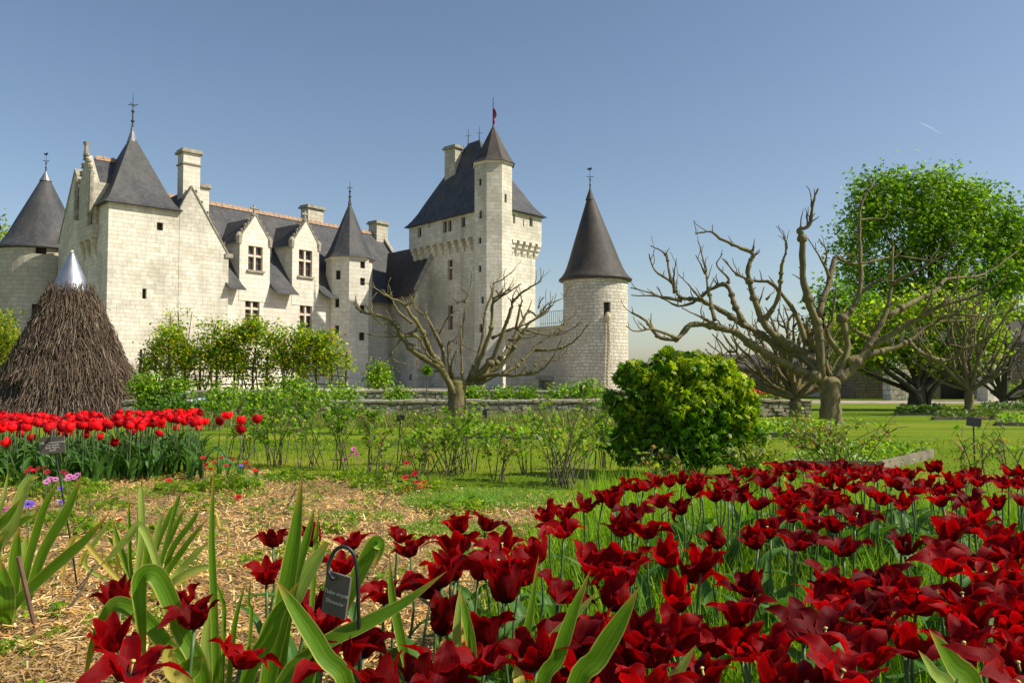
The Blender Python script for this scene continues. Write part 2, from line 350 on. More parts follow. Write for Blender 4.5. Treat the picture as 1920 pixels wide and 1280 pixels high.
# ================================================================== the castle
def walls(mb, L, z0, z1, holes, fn, recess=0.28, useg=None, m=0, mrev=0):
    """a wall of length L between z0 and z1 with rectangular openings; fn(u, z, depth) gives the point"""
    us = {0.0, L}; zs = {z0, z1}
    for a, b, c, d in holes: us |= {a, b}; zs |= {c, d}
    if useg:
        for i in range(useg): us.add(L * i / useg)
    us = sorted(us); zs = sorted(zs)
    us = [x for i, x in enumerate(us) if i == 0 or x - us[i - 1] > 1e-5]
    for i in range(len(us) - 1):
        for j in range(len(zs) - 1):
            uc = (us[i] + us[i + 1]) / 2; zc = (zs[j] + zs[j + 1]) / 2
            if any(a < uc < b and c < zc < d for a, b, c, d in holes): continue
            q = [(us[i], zs[j]), (us[i + 1], zs[j]), (us[i + 1], zs[j + 1]), (us[i], zs[j + 1])]
            mb.face([fn(u, z, 0) for u, z in q], q, m)
    for a, b, c, d in holes:
        e = [(a, c), (b, c), (b, d), (a, d)]
        for k in range(4):
            (ua, za), (ub, zb) = e[k], e[(k + 1) % 4]
            mb.face([fn(ua, za, 0), fn(ub, zb, 0), fn(ub, zb, recess), fn(ua, za, recess)], [(ua, za), (ub, zb), (ub + .1, zb + .1), (ua + .1, za + .1)], mrev)
def linefn(P, d, n):
    P = Vector(P[:2]); d = Vector(d); n = Vector(n)
    return lambda u, z, dep: Vector((P.x + d.x * u - n.x * dep, P.y + d.y * u - n.y * dep, z))
def cylfn(c, r, a0):
    return lambda u, z, dep: Vector((c[0] + (r - dep) * math.cos(a0 + u / r), c[1] + (r - dep) * math.sin(a0 + u / r), z))
def window(parent, fn, hole, recess=0.28, style='slit', label=None, single=False):
    """style: cross (stone mullion and transom with wooden casements), wood (one casement, lower part shuttered), slit (dark opening)"""
    a, b, c, d = hole; mb = MB(); dep = recess
    A = fn(a, c, dep - 0.02); B = fn(b, c, dep - 0.02); ex = (B - A); wd = ex.length; ex.normalize(); ez = Vector((0, 0, 1)); en = (fn(a, c, 0) - fn(a, c, 1)).normalized()
    H = d - c
    def bar(u0, u1, z0, z1, t0, t1, m): mb.box(A + ex * u0 + ez * z0 + en * (t0 + .004), ex * (u1 - u0), ez * (z1 - z0), en * (t1 - t0), m)
    pane = MB(); pane.box(A + ex * 0.004 + ez * 0.004, ex * (wd - 0.008), ez * (H - 0.008), -en * 0.01)
    if style == 'cross':
        zt = H * 0.60; st = 0.13
        for (u0, u1) in ((0, wd / 2 - st / 2), (wd / 2 + st / 2, wd)):
            for (q0, q1) in ((0, zt - st / 2), (zt + st / 2, H)):
                f = 0.07
                bar(u0, u0 + f, q0, q1, 0.0, 0.07, 1); bar(u1 - f, u1, q0, q1, 0.0, 0.07, 1)
                bar(u0 + f, u1 - f, q0, q0 + f, 0.0, 0.07, 1); bar(u0 + f, u1 - f, q1 - f, q1, 0.0, 0.07, 1)
                if q0 == 0: bar(u0 + f, u1 - f, zt * 0.47, zt * 0.47 + 0.04, 0.0, 0.05, 1)
        bar(wd / 2 - st / 2, wd / 2 + st / 2, 0, H, 0.0, 0.2, 0); bar(0, wd / 2 - st / 2, zt - st / 2, zt + st / 2, 0, 0.18, 0); bar(wd / 2 + st / 2, wd, zt - st / 2, zt + st / 2, 0, 0.18, 0)
        bar(-0.12, wd + 0.12, -0.14, -0.02, 0.0, 0.42, 2)
    elif style == 'wood':
        f = 0.06
        bar(0, f, 0, H, 0, 0.06, 1); bar(wd - f, wd, 0, H, 0, 0.06, 1); bar(f, wd - f, 0, f, 0, 0.06, 1); bar(f, wd - f, H - f, H, 0, 0.06, 1)
        bar(f, wd - f, H * 0.58, H * 0.58 + 0.12, 0, 0.14, 0); bar(f, wd - f, f, H * 0.5, 0.0, 0.03, 1)
    else:
        bar(0, 0.03, 0, H, 0, 0.05, 3); bar(wd - 0.03, wd, 0, H, 0, 0.05, 3); bar(0.03, wd - 0.03, H - 0.03, H, 0, 0.05, 3); bar(0.03, wd - 0.03, 0, 0.03, 0, 0.05, 3)
    mats = [M['trim_pale'], M['wood'], M['trim'], M['dark'], M['glass']]
    if single:
        for f, uv in zip(pane.f, pane.uv): mb.face([pane.v[i] for i in f], uv, 4)
        return mb.build('window', mats, parent)
    o = mb.build('window', mats, parent); pane.build('pane', M['glass'] if style != 'slit' else M['dark'], o)
    if label: o['label'] = label
    return o
def hip(mb, eave, top, prof, m=0):
    """roof rings from eave corners to top corners; prof (height fraction, inset fraction)"""
    n = len(eave); rings = []
    for h, i in prof:
        rings.append([Vector((e.x + (t.x - e.x) * i, e.y + (t.y - e.y) * i, e.z + (t.z - e.z) * h)) for e, t in zip(eave, top)])
    for a, b in zip(rings, rings[1:]):
        for k in range(n):
            j = (k + 1) % n; pts = [a[k], a[j], b[j], b[k]]
            if (pts[2] - pts[3]).length < 1e-4: pts = pts[:3]
            mb.flat(pts, m)
    mb.flat([e for e in eave][::-1], m)
BELL = [(0, 0), (0.03, 0.07), (0.07, 0.135), (0.12, 0.20), (0.20, 0.285), (0.32, 0.395), (1, 1)]
def finial(parent, p, h, r=0.09, cross=False, vane=None, mat=None):
    mb = MB(); z = p[2]
    mb.lathe(p, [(r * 1.6, -0.25), (r * 0.9, 0.1), (r * 0.7, h * 0.2), (r * 1.5, h * 0.24), (r * 0.6, h * 0.28), (r * 0.55, h * 0.45), (r * 1.3, h * 0.5), (r * 0.4, h * 0.55), (r * 0.25, h * 0.8), (0.012, h)], 8)
    if cross:
        for a in (0, math.pi / 2):
            d = Vector((math.cos(a), math.sin(a), 0)); mb.tube([Vector(p) + Vector((0, 0, h * .68)) - d * h * .13, Vector(p) + Vector((0, 0, h * .66)), Vector(p) + Vector((0, 0, h * .68)) + d * h * .13], 0.025, 5)
    if vane:
        q = Vector(p) + Vector((0, 0, h)); mb.prism([q + Vector((-.15, 0, -.02)), q + Vector((.02, 0, -.05)), q + Vector((.14, 0, .06)), q + Vector((.05, 0, .15)), q + Vector((-.05, 0, .07)), q + Vector((-.15, 0, .13))], (0, 0.03, 0)); q = q - Vector((0, 0, h * .38)); mb.tube([q - Vector((.24, 0, -.05)), q, q + Vector((.24, 0, .05))], .018, 5); mb.tube([q - Vector((0, .24, 0)), q + Vector((0, .24, 0))], .018, 5)
    return mb.build('finial', mat or M['lead'], parent, smooth=False)
def chimney(parent, c, rz, sx, sy, z0, z1, mat, band=True):
    mb = MB(); mb.cbox((c[0], c[1], z0), sx, sy, z1 - z0 - 0.22, rz)
    o = mb.build('chimney', mat, parent); k = MB()
    k.cbox((c[0], c[1], z1 - 0.22), sx + 0.3, sy + 0.3, 0.12, rz); k.cbox((c[0], c[1], z1 - 0.10), sx + 0.14, sy + 0.14, 0.14, rz)
    if band: k.cbox((c[0], c[1], z1 - 0.95), sx + 0.16, sy + 0.16, 0.08, rz)
    k.build('chimney_cap', M['trim'], o); return o
def ridge_tiles(parent, A, B, step=0.42):
    mb = MB(); d = B - A; n = max(2, int(d.length / step)); d = d / n; s = d.normalized().cross(Vector((0, 0, 1))).normalized() * 0.13
    for i in range(n):
        a = A + d * i; b = A + d * (i + 0.86); u = Vector((0, 0, 0.15 + 0.03 * random.random()))
        mb.prism([a - s + Vector((0, 0, -.12)), a + s + Vector((0, 0, -.12)), a + u], b - a)
        c = A + d * (i + 0.87); mb.prism([c - s * 1.15 + Vector((0, 0, -.12)), c + s * 1.15 + Vector((0, 0, -.12)), c + u * 1.4], d * 0.11)
    return mb.build('ridge_tiles', M['terracotta'], parent)
def crockets(mb, A, B, n, r=0.11, m=0):
    for i in range(n):
        q = A.lerp(B, (i + 0.7) / (n + 0.4)); mb.tube([q, q + Vector((0, 0, .12)), q + Vector((.03, -.03, .26)), q + Vector((.1, -.1, .3))], [r, r * .6, r * 1.1, r * .4], 6, m)

# ---- gabled corner pavilion -------------------------------------------------
aP = R(47); uP = Vector((math.sin(aP), math.cos(aP))); vP = Vector((-math.cos(aP), math.sin(aP))); nP = Vector((math.cos(aP), -math.sin(aP))); lP = -uP
C0 = gp(200, 45.0, 5)
LP = tcol(C0, uP, 336, 9); LG = tcol(C0, uP, 427, 5)
zE = zat(C0, 378)
pav = thing('corner_pavilion', 'tall cream stone pavilion with steep pyramid slate roof and pointed side gable', 'castle wing', V3(C0, 0))
fnF = linefn(C0, uP, nP); fnL = linefn(C0, vP, lP)
def hole_on(P, d, x0, x1, y0, y1, zg=6):
    a = tcol(P, d, x0, zg); b = tcol(P, d, x1, zg); q = ln(P, d, (a + b) / 2); return (a, b, zat(q, y1), zat(q, y0))
hF = [hole_on(C0, uP, 292, 304, 417, 432), hole_on(C0, uP, 267, 275, 541, 560)]
WV = 5.2
LA = tcol(C0, vP, 108, 7)
mb = MB(); walls(mb, LP, 0, zE, hF, fnF)
zA = zat(ln(C0, vP, LA), 458)
walls(mb, WV, 0, zE, [], fnL)
walls(mb, LA - WV, 0, zA, [], lambda u, z, dep: fnL(u + WV, z, dep))
# gable at the far end of the left face
pk = tcol(C0, vP, 138, 9); pA = [fnL(WV + 0.02, zA, 0), fnL(LA, zA, 0), fnL(pk, zat(ln(C0, vP, pk), 321), 0), fnL(WV + 0.02, zat(ln(C0, vP, WV), 372), 0)]
mb.prism(pA, V3(uP * 0.3, 0))
wl = mb.build('wall', M['stone'], pav)
for h in hF: window(pav, fnF, h, 0.28, 'slit')
# the gabled wall
zR = zat(ln(C0, uP, LG), 480); tk = tcol(C0, uP, 358, 10); zK = zat(ln(C0, uP, tk), 352); zL = zat(ln(C0, uP, LP), 392)
o3 = V3(nP * 0.02, 0)
g = MB(); poly = [(LP, 0), (LG, 0), (LG, zR), (tk, zK), (LP, zL)]
pts = [fnF(u, z, 0) + o3 for u, z in poly]; g.face(pts, poly); back = [p - V3(nP * 0.4, 0) for p in pts]
g.flat([pts[2], pts[1], back[1], back[2]])
gw = g.build('gable_wall', M['stone'], pav)
cp = MB(); cp.box(pts[2] + V3(nP * .06, 0), (pts[3] - pts[2]), V3(-nP * 0.45, 0), (0, 0, 0.14)); cp.box(pts[3] + V3(nP * .06, 0), (pts[4] - pts[3]), V3(-nP * 0.45, 0), (0, 0, 0.14))
cp.box(pts[2] + V3(nP * .1 - uP * .25, -.12), V3(uP * .5, 0), V3(-nP * .5, 0), (0, 0, .26))
crockets(cp, pts[2] + Vector((0, 0, .1)) - V3(nP * .2, 0), pts[3], 6, .09)
cp.build('coping', M['trim'], gw)
gr = MB(); bk = V3(-nP * 9.0, 0); q0 = pts[3] + Vector((0, 0, -.02)) - V3(nP * .3, 0); q1 = pts[2] + Vector((0, 0, -.02)) - V3(nP * .3, 0); q2 = q0 - (q1 - q0).xyz * 1.0; q2.z = q1.z
gr.flat([q1, q1 + bk, q0 + bk, q0]); gr.flat([q0, q0 + bk, q2 + bk, q2])
A3 = [p + V3(uP * .25, .02) for p in pA]; fw = V3(uP * 5.0, 0)
gr.flat([A3[1], A3[2], A3[2] + fw, A3[1] + fw]); gr.flat([A3[2], A3[3], A3[3] + fw, A3[2] + fw])
gr.build('gable_roof', M['slate'], pav)
ridge_tiles(pav, A3[2] + V3(uP * .3, .03), A3[2] + V3(uP * 2.2, .03))
cpA = MB(); cpA.box(pA[2] - V3(uP * .05, .05), pA[3] - pA[2], V3(uP * .4, 0), (0, 0, .22)); cpA.box(pA[1] - V3(uP * .05, .0), pA[2] - pA[1], V3(uP * .4, 0), (0, 0, .16)); cpA.build('coping', M['trim'], pav)
# pyramid roof
ov = 0.32
E = [V3(C0 - uP * ov - vP * ov, zE - .02), V3(C0 + uP * (LP + .12) - vP * ov, zE - .02), V3(C0 + uP * (LP + .12) + vP * (WV + ov), zE - .02), V3(C0 - uP * ov + vP * (WV + ov), zE - .02)]
ctr = C0 + uP * (LP / 2) + vP * (WV / 2); zAp = zat(ctr, 250)
rf = MB(); hip(rf, E, [V3(ctr, zAp)] * 4, BELL); rfo = rf.build('pyramid_roof', M['slate'], pav)
zc = MB(); zc.lathe(V3(ctr, 0), [(0.42, zAp - 1.0), (0.12, zAp + .1), (0.10, zAp + .35), (0.02, zAp + .4)], 10); zc.build('zinc_cap', M['zinc'], rfo)
finial(pav, V3(ctr, zAp + .2), zat(ctr, 180) - zAp, 0.085, True)
# dormer of the left face
dm = MB(); u0 = tcol(C0, vP, 184, 8); u1 = tcol(C0, vP, 156, 8); um = tcol(C0, vP, 170, 9); qm = ln(C0, vP, um)
fnD = linefn(C0 - uP * 0.35, vP, lP); zb = zat(qm, 452); zt = zat(qm, 350); zp = zat(qm, 292)
hD = (tcol(C0 - uP * .35, vP, 172, 8), tcol(C0 - uP * .35, vP, 162, 8), zat(qm, 428), zat(qm, 385))
fnD2 = lambda u, z, dep: fnD(u + u0, z, dep)
hD = (hD[0] - u0, hD[1] - u0, hD[2], hD[3]); walls(dm, u1 - u0, zb, zt, [hD], fnD2, 0.3)
tri = [fnD(u0, zt, 0), fnD(u1, zt, 0), fnD(um, zp, 0)]; dm.prism(tri, V3(uP * .35, 0))
for uu in (u0, u1): dm.flat([fnD(uu, zb, 0), fnD(uu, zt, 0), fnD(uu, zt, 0) + V3(uP * 4, 0), fnD(uu, zb, 0) + V3(uP * 4, 0)])
dm.flat([fnD(u0, zb, 0), fnD(u1, zb, 0), fnD(u1, zb, 0) + V3(uP * .4, 0), fnD(u0, zb, 0) + V3(uP * .4, 0)])
for uu in (u0 + .25, (u0 + u1) / 2, u1 - .5):
    a = fnD(uu, zb, 0); dm.prism([a, a + V3(uP * .35, 0), a + V3(uP * .35, -1.1), a + V3(uP * .22, -.7)], V3(vP * .28, 0))
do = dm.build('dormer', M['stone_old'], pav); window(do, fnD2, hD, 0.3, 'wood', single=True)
dr = MB(); s0 = tri[0] + V3(uP * .2, 0); s1 = tri[1] + V3(uP * .2, 0); s2 = tri[2] + V3(uP * .2, -.15); fw = V3(uP * 4.0, 0)
fw = V3(uP * 2.3, 0); dr.flat([s0, s2, s2 + fw, s0 + fw]); dr.flat([s1, s1 + fw, s2 + fw, s2]); dr.build('dormer_roof', M['slate'], do)
fm = MB(); crockets(fm, tri[0], tri[2], 4, .13); crockets(fm, tri[1], tri[2], 4, .13); fm.tube([tri[2], tri[2] + Vector((0, 0, .5)), tri[2] + Vector((0, 0, .75))], [.16, .11, .2], 7)
fm.tube([tri[0] + V3(-uP * .1, -1.9), tri[0] + V3(-uP * .1, .3), tri[0] + V3(-uP * .1, .9)], [.14, .12, .03], 6); fm.tube([tri[1] + V3(-uP * .1, -1.9), tri[1] + V3(-uP * .1, .3), tri[1] + V3(-uP * .1, .9)], [.14, .12, .03], 6)
fm.build('pinnacles', M['trim'], do)
dr2 = ridge_tiles(pav, s2 + V3(uP * .3, .05), s2 + V3(uP * 1.9, .05))
# big chimney behind the gable and a smaller one
cc = ln(C0, uP, tcol(C0, uP, 353, 10)) - nP * 1.0; zc0 = zR
cx = tcol(cc, uP, 353, 11); cc = ln(cc, uP, cx)
chimney(pav, cc, math.pi / 2 - aP, 1.05, 0.95, zc0, zat(cc, 284), M['stone_smooth'])
c2 = cc - nP * 3.0; c2 = ln(c2, uP, tcol(c2, uP, 371, 10)); chimney(pav, c2, math.pi / 2 - aP, 1.1, 0.8, zc0, zat(c2, 347), M['stone_smooth'], False)

# ---- left round tower --------------------------------------------------------
def cone_tower(name, label, cx, cy, r, zw, zapex, ov, wall_mat, roof_mat, holes=(), apex_off=(0, 0), prof=None, finh=1.5, vane=True, fmat=None, capm=True):
    t = thing(name, label, 'tower', (cx, cy, 0)); mb = MB(); L = 2 * math.pi * r; fn = cylfn((cx, cy), r, -math.pi)   # u=0 faces -X, u=L/4 faces the garden
    walls(mb, L, 0, zw, list(holes), fn, 0.25, 48); wo_ = mb.build('wall', wall_mat, t, smooth=False)
    rf = MB(); H = zapex - zw; pr = prof or [(0, 0), (.05, .12), (.12, .22), (.22, .32), (.35, .43), (1, 1)]
    rf.lathe((cx, cy, 0), [(r * .96, zw - .12), (r + ov, zw - .1)] + [((r + ov) * (1 - i) + .03, zw + H * h) for h, i in pr], 56, 0, 0, apex_off)
    ro = rf.build('roof', roof_mat, t, smooth=True)
    if capm:
        k = MB(); k.lathe((cx + apex_off[0], cy + apex_off[1], 0), [((r + ov) * .13, zapex - H * .115), (.05, zapex + .05), (.03, zapex + .1)], 14); k.build('roof_cap', M['zinc'] if capm == 1 else roof_mat, ro)
    finial(t, (cx + apex_off[0], cy + apex_off[1], zapex), finh, 0.05, False, vane, fmat or M['iron'])
    for h in holes: window(t, fn, h, 0.25, 'slit')
    return t
tc_ = gp(80, 55.5, 6); rT = 2.92
cyl_h = lambda c, r, x0, x1, y0, y1: None
def cyl_hole(c, r, px, wpx, y0, y1):           # opening on the near side of a round tower at a photo column
    m = (px - 960) / F; best = None
    for i in range(0, 720):
        a = -math.pi + math.pi * i / 720; x = c[0] + r * math.cos(a); y = c[1] + r * math.sin(a); e = abs(x - m * y)
        if best is None or e < best[0]:
            best = (e, a, y)
    a = best[1]; y = best[2]; wm = wpx / F * y / max(.35, abs(math.sin(a))); u = (a + math.pi) * r; q = (0, y)
    return (u - wm / 2, u + wm / 2, zat(q, y1), zat(q, y0))
zwT = zat((0, 53.0), 462)
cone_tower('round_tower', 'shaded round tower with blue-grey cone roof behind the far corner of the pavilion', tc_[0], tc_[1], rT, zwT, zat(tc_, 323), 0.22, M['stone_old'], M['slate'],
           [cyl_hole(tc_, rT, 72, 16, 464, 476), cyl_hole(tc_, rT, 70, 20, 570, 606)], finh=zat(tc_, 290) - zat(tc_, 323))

# ---- main wing ---------------------------------------------------------------
aW = R(38); uW = Vector((math.sin(aW), math.cos(aW))); nW = Vector((math.cos(aW), -math.sin(aW)))
W0 = ln(C0, uP, LG) - nW * 0.35
W0 = ln(W0, uW, tcol(W0, uW, 424, 5))
LW = tcol(W0 - nW * 4.3, uW, 715, 12)
wing = thing('main_wing', 'long cream wing with two crocketed dormers, slate roof and orange ridge tiles', 'castle wing', V3(W0, 0))
fnW = linefn(W0, uW, nW); zWe = zat(ln(W0, uW, tcol(W0, uW, 450, 6)), 534)
hW = [hole_on(W0, uW, 460, 487, 556, 612), hole_on(W0, uW, 562.5, 585.5, 568, 622)]
dorm = [(448, 505, 450, 404, (464, 491, 462, 507)), (547, 597, 458, 414, (559, 584, 469, 518))]
mb = MB(); walls(mb, LW, 0, zWe, hW, fnW, 0.3); mb.build('wall', M['stone_smooth'], wing)
for h in hW: window(wing, fnW, h, 0.3, 'cross')
DP = 8.6; tRg = tcol(W0 - nW * DP / 2, uW, 600, 9); zRg = zat(ln(W0 - nW * DP / 2, uW, tRg), 421)
rf = MB(); A = fnW(-2.0, zWe + .35, 0); B = fnW(LW, zWe + .35, 0); rg0 = V3(ln(W0 - nW * DP / 2, uW, -2.0), zRg); rg1 = V3(ln(W0 - nW * DP / 2, uW, LW), zRg)
rf.flat([A, B, rg1, rg0]); bk0 = V3(ln(W0 - nW * DP, uW, -2), zWe + .35); bk1 = V3(ln(W0 - nW * DP, uW, LW), zWe + .35); rf.flat([bk1, bk0, rg0, rg1])
spans = []; last = -0.3
for d in dorm:
    a = tcol(W0, uW, d[0], 6); b = tcol(W0, uW, d[1], 6); spans.append((last, a)); last = b
spans.append((last, LW))
for a, b in spans:
    e0 = fnW(a + .01, zWe + .35, 0); e1 = fnW(b - .01, zWe + .35, 0); f0 = fnW(a + .01, zWe + .02, -.34); f1 = fnW(b - .01, zWe + .02, -.34); d1 = fnW(a + .01, zWe - .36, -.85); d2 = fnW(b - .01, zWe - .36, -.85)
    rf.flat([f0, f1, e1, e0]); rf.flat([d1, d2, f1, f0]); k = Vector((0, 0, -.06)); rf.flat([d2, d1, d1 + k, d2 + k]); rf.flat([d1 + k, d2 + k, e1 + k * 5, e0 + k * 5][::-1])
    rf.flat([d1, f0, e0, e0 + k * 5, d1 + k]); rf.flat([d2 + k, e1 + k * 5, e1, f1, d2])
rf.build('roof', M['slate'], wing)
en = MB(); en.flat([fnW(LW, 0, 0), fnW(LW, 0, DP), fnW(LW, zWe + .35, DP), rg1, fnW(LW, zWe + .35, 0)]); en.build('end_wall', M['stone_old'], wing)
cpw = MB(); cpw.box(B + V3(-uW * .15 + nW * .3, -.2), rg1 - B + V3(-nW * .3, .3), V3(uW * .35, 0), (0, 0, .25)); cpw.build('coping', M['trim'], wing)
ridge_tiles(wing, rg0 + Vector((0, 0, .05)), rg1 + Vector((0, 0, .05)))
for i, (x0, x1, ys, yp, wd) in enumerate(dorm):
    a = tcol(W0, uW, x0, 7); b = tcol(W0, uW, x1, 7); m_ = (a + b) / 2; qm = ln(W0, uW, m_); z0 = zWe - .0; zs = zat(qm, ys); zp = zat(qm, yp)
    fd = lambda u, z, dep, a=a: fnW(u + a, z, dep - 0.03)
    hd = hole_on(W0, uW, *wd); hd = (hd[0] - a, hd[1] - a, hd[2], hd[3]); d = MB(); walls(d, b - a, z0 - 1.0, zs, [hd], fd, 0.3)
    tri = [fd(0, zs, 0), fd(b - a, zs, 0), fd((b - a) / 2, zp, 0)]; d.prism([tri[0], tri[1], tri[2]], V3(-nW * .35, 0))
    for uu in (0, b - a): d.flat([fd(uu, z0 - .9, 0), fd(uu, zs, 0), fd(uu, zs, 4.5), fd(uu, z0 - .9, 4.5)])
    do = d.build('dormer', M['stone_smooth'], wing); window(do, fd, hd, 0.3, 'cross', single=True)
    r = MB(); bk = V3(-nW * 4.3, 0); s0 = fd(-.2, zs - .25, .2); s1 = fd(b - a + .2, zs - .25, .2); s2 = fd((b - a) / 2, zp - .12, .2)
    r.flat([s0, s0 + bk, s2 + bk, s2]); r.flat([s1, s2, s2 + bk, s1 + bk]); r.build('dormer_roof', M['slate'], do)
    k = MB(); o_ = V3(nW * .05, 0)
    for q in (0, 1):
        k.box(tri[q] + o_, tri[2] - tri[q], V3(-nW * .38, 0), (0, 0, .1)); crockets(k, tri[q] + V3(-nW * .15, .05), tri[2] + V3(-nW * .15, .05), 4, .10)
        k.tube([tri[q] + V3(-nW * .1, -.35), tri[q] + V3(-nW * .1, .15), tri[q] + V3(-nW * .1, .4)], [.2, .24, .08], 7)
    t_ = tri[2] + V3(-nW * .15, 0); k.tube([t_, t_ + Vector((0, 0, .35)), t_ + Vector((0, 0, .45)), t_ + Vector((0, 0, .72))], [.12, .07, .12, .06], 6)
    k.tube([t_ + V3(-uW * .28, .47), t_ + V3(uW * .28, .47)], .07, 6); k.build('pinnacles', M['trim'], do)
for (px, yt, sx, sy, off) in ((585, 388, 1.5, 0.9, .5), (709, 417, 1.25, 1.0, 0)):
    b_ = W0 - nW * (DP / 2 + off); c = ln(b_, uW, tcol(b_, uW, px, 11)); chimney(wing, c, math.pi / 2 - aW, sx, sy, zRg - 2.2, zat(c, yt), M['stone_old'], False)

# ---- octagonal stair tower ----------------------------------------------------
def octagon_tower(name, label, c, r, rot, z_w, z_ap, ov, holes_px, finh, prof=BELL, flag=False, mat=None):
    t = thing(name, label, 'tower', (c[0], c[1], 0)); n = 8; V = [Vector((c[0] + r * math.cos(rot + math.pi * 2 * k / n), c[1] + r * math.sin(rot + math.pi * 2 * k / n))) for k in range(n)]
    mb = MB(); fl = []
    for k in range(n):
        a, b = V[k], V[(k + 1) % n]; d = (b - a); L = d.length; d = d / L; nn = Vector((d.y, -d.x)); fn = linefn(a, d, nn); hs = []
        for (kk, x0, x1, y0, y1) in holes_px:
            if kk == k: hs.append(hole_on(a, d, x0, x1, y0, y1)); 
        for h in hs: fl.append((fn, h))
        off = k * L
        m2 = MB(); walls(m2, L, 0, z_w, hs, fn, 0.2)
        for f, uv, mi in zip(m2.f, m2.uv, m2.m): mb.face([m2.v[i] for i in f], [(q[0] + off, q[1]) for q in uv], mi)
    mb.build('wall', mat or M['stone_smooth'], t)
    cn = MB(); ring = [[V3(Vector(c) + (p - Vector(c)) * s_, z) for p in V] for s_, z in ((1.03, z_w - .2), (1.09, z_w - .02))]
    for k in range(n): cn.flat([ring[0][k], ring[0][(k + 1) % n], ring[1][(k + 1) % n], ring[1][k]])
    cn.build('cornice', M['trim_pale'], t)
    rf = MB(); hip(rf, [V3(Vector(c) + (p - Vector(c)) * (r + ov) / r, z_w - .04) for p in V], [V3(c, z_ap)] * n, prof); ro = rf.build('roof', M['slate'] if not flag else M['slate_warm'], t)
    for fn, h in fl: window(t, fn, h, 0.2, 'slit')
    return t
tS = tcol(W0, uW, 655, 6); cS = ln(W0, uW, tS) + nW * 0.55; cS = gp(654.5, cS[1], 7); rS = 82 / F * cS[1] / 2 * 1.045
toCam = math.atan2(-cS[1], -cS[0]); zS = zat((cS[0], cS[1] - rS), 480)
# facet k spans rot+45k .. rot+45(k+1): vertex 0 points to the camera, facet 7 lies to its left, facet 0 to its right
hs = [(7, 629, 638, 507, 524), (7, 628, 636, 560, 576), (7, 628, 636, 610, 627), (0, 675, 684, 490, 503), (0, 675, 684, 521, 535), (0, 675, 684, 572, 587), (0, 674, 684, 623, 638), (0, 687, 691, 682, 692)]
st = octagon_tower('stair_tower', 'slim octagonal stair tower with pointed slate spire beside the second dormer', cS, rS, toCam, zS, zat(cS, 378), 0.26, hs, 1.5)
finial(st, V3(cS, zat(cS, 378)), zat(cS, 340) - zat(cS, 378), 0.09, True)

# ---- keep -----------------------------------------------------------------------
aK = R(42); uK = Vector((math.sin(aK), math.cos(aK))); vK = Vector((-math.sin(R(41.5)), math.cos(R(41.5)))); nK = Vector((math.cos(aK), -math.sin(aK))); lK = Vector((-vK.y, vK.x))
K0 = gp(928, 53.0, 10); keep = thing('keep', 'massive square stone keep with machicolated top storey and steep hipped slate roof', 'castle keep', V3(K0, 0))
KL = tcol(K0, vK, 767, 12); KR = tcol(K0, uK, 1015.5, 12); zKe = zat(ln(K0, vK, KL), 420); zKe = (zKe + zat(ln(K0, uK, KR), 416)) / 2
zM = zat(ln(K0, vK, KL * .5), 452); ins = 0.42
fL = linefn(K0 + nK * 0.0, vK, lK); fR = linefn(K0, uK, nK)
hL = [hole_on(K0, vK, b, a, c, d) for a, b, c, d in ((782, 789, 414, 432), (830, 837, 401, 422), (839, 846, 399, 420), (864, 871.5, 394, 413))]
hR = [hole_on(K0, uK, a, b, c, d) for a, b, c, d in ((962, 966, 401, 420), (993, 999, 410, 427))]
def fixh(h): a, b, c, d = h; H = d - c; return (min(a, b), max(a, b), zKe - .16 - H, zKe - .16)
hL = [fixh(h) for h in hL]; hR = [fixh(h) for h in hR]
mb = MB(); walls(mb, KL, zM, zKe, hL, fL, .3); walls(mb, KR, zM - .3, zKe, hR, fR, .3)
mb.flat([fL(0, zM, 0), fL(KL, zM, 0), fL(KL, zM, ins), fL(0, zM, ins)]); mb.flat([fL(KL, zM, 0), fL(KL, zKe, 0), fL(KL, zKe, 6), fL(KL, zM, 6)])
mb.flat([fR(KR, zM - .3, 0), fR(KR, zM - .3, 10), fR(KR, zKe, 10), fR(KR, zKe, 0)]); mb.flat([fR(0, zM - .3, 0), fR(KR, zM - .3, 0), fR(KR, zM - .3, ins), fR(0, zM - .3, ins)])
up_ = mb.build('upper_wall', M['stone'], keep)
for h in hL: window(keep, fL, h, .3, 'slit')
for h in hR: window(keep, fR, h, .3, 'slit')
KB = K0 - nK * 0 + uK * ins   # lower body, set back under the overhang
B0 = K0 + uK * ins + vK * ins * 0 - nK * 0; bl = linefn(K0 + uK * ins, vK, lK); br_ = linefn(K0 - nK * ins, uK, nK)
hb = [hole_on(K0 + uK * ins, vK, 848, 839, 487, 525), hole_on(K0 + uK * ins, vK, 849, 840, 573, 618), hole_on(K0 + uK * ins, vK, 873, 868, 0, 10)][:2]
hb = [(min(h[0], h[1]), max(h[0], h[1]), h[2], h[3]) for h in hb]
lo = MB(); walls(lo, KL - .3, 0, zM + .02, hb, bl, .3); walls(lo, KR - .22, 0, zM, [], br_, .3)
lo.flat([br_(KR - .22, 0, 0), br_(KR - .22, 0, 9), br_(KR - .22, zM, 9), br_(KR - .22, zM, 0)]); lo.flat([bl(KL - .3, 0, 0), bl(KL - .3, zM, 0), bl(KL - .3, zM, 5), bl(KL - .3, 0, 5)])
lo.build('lower_wall', M['stone'], keep)
for h in hb: window(keep, bl, h, .3, 'wood')
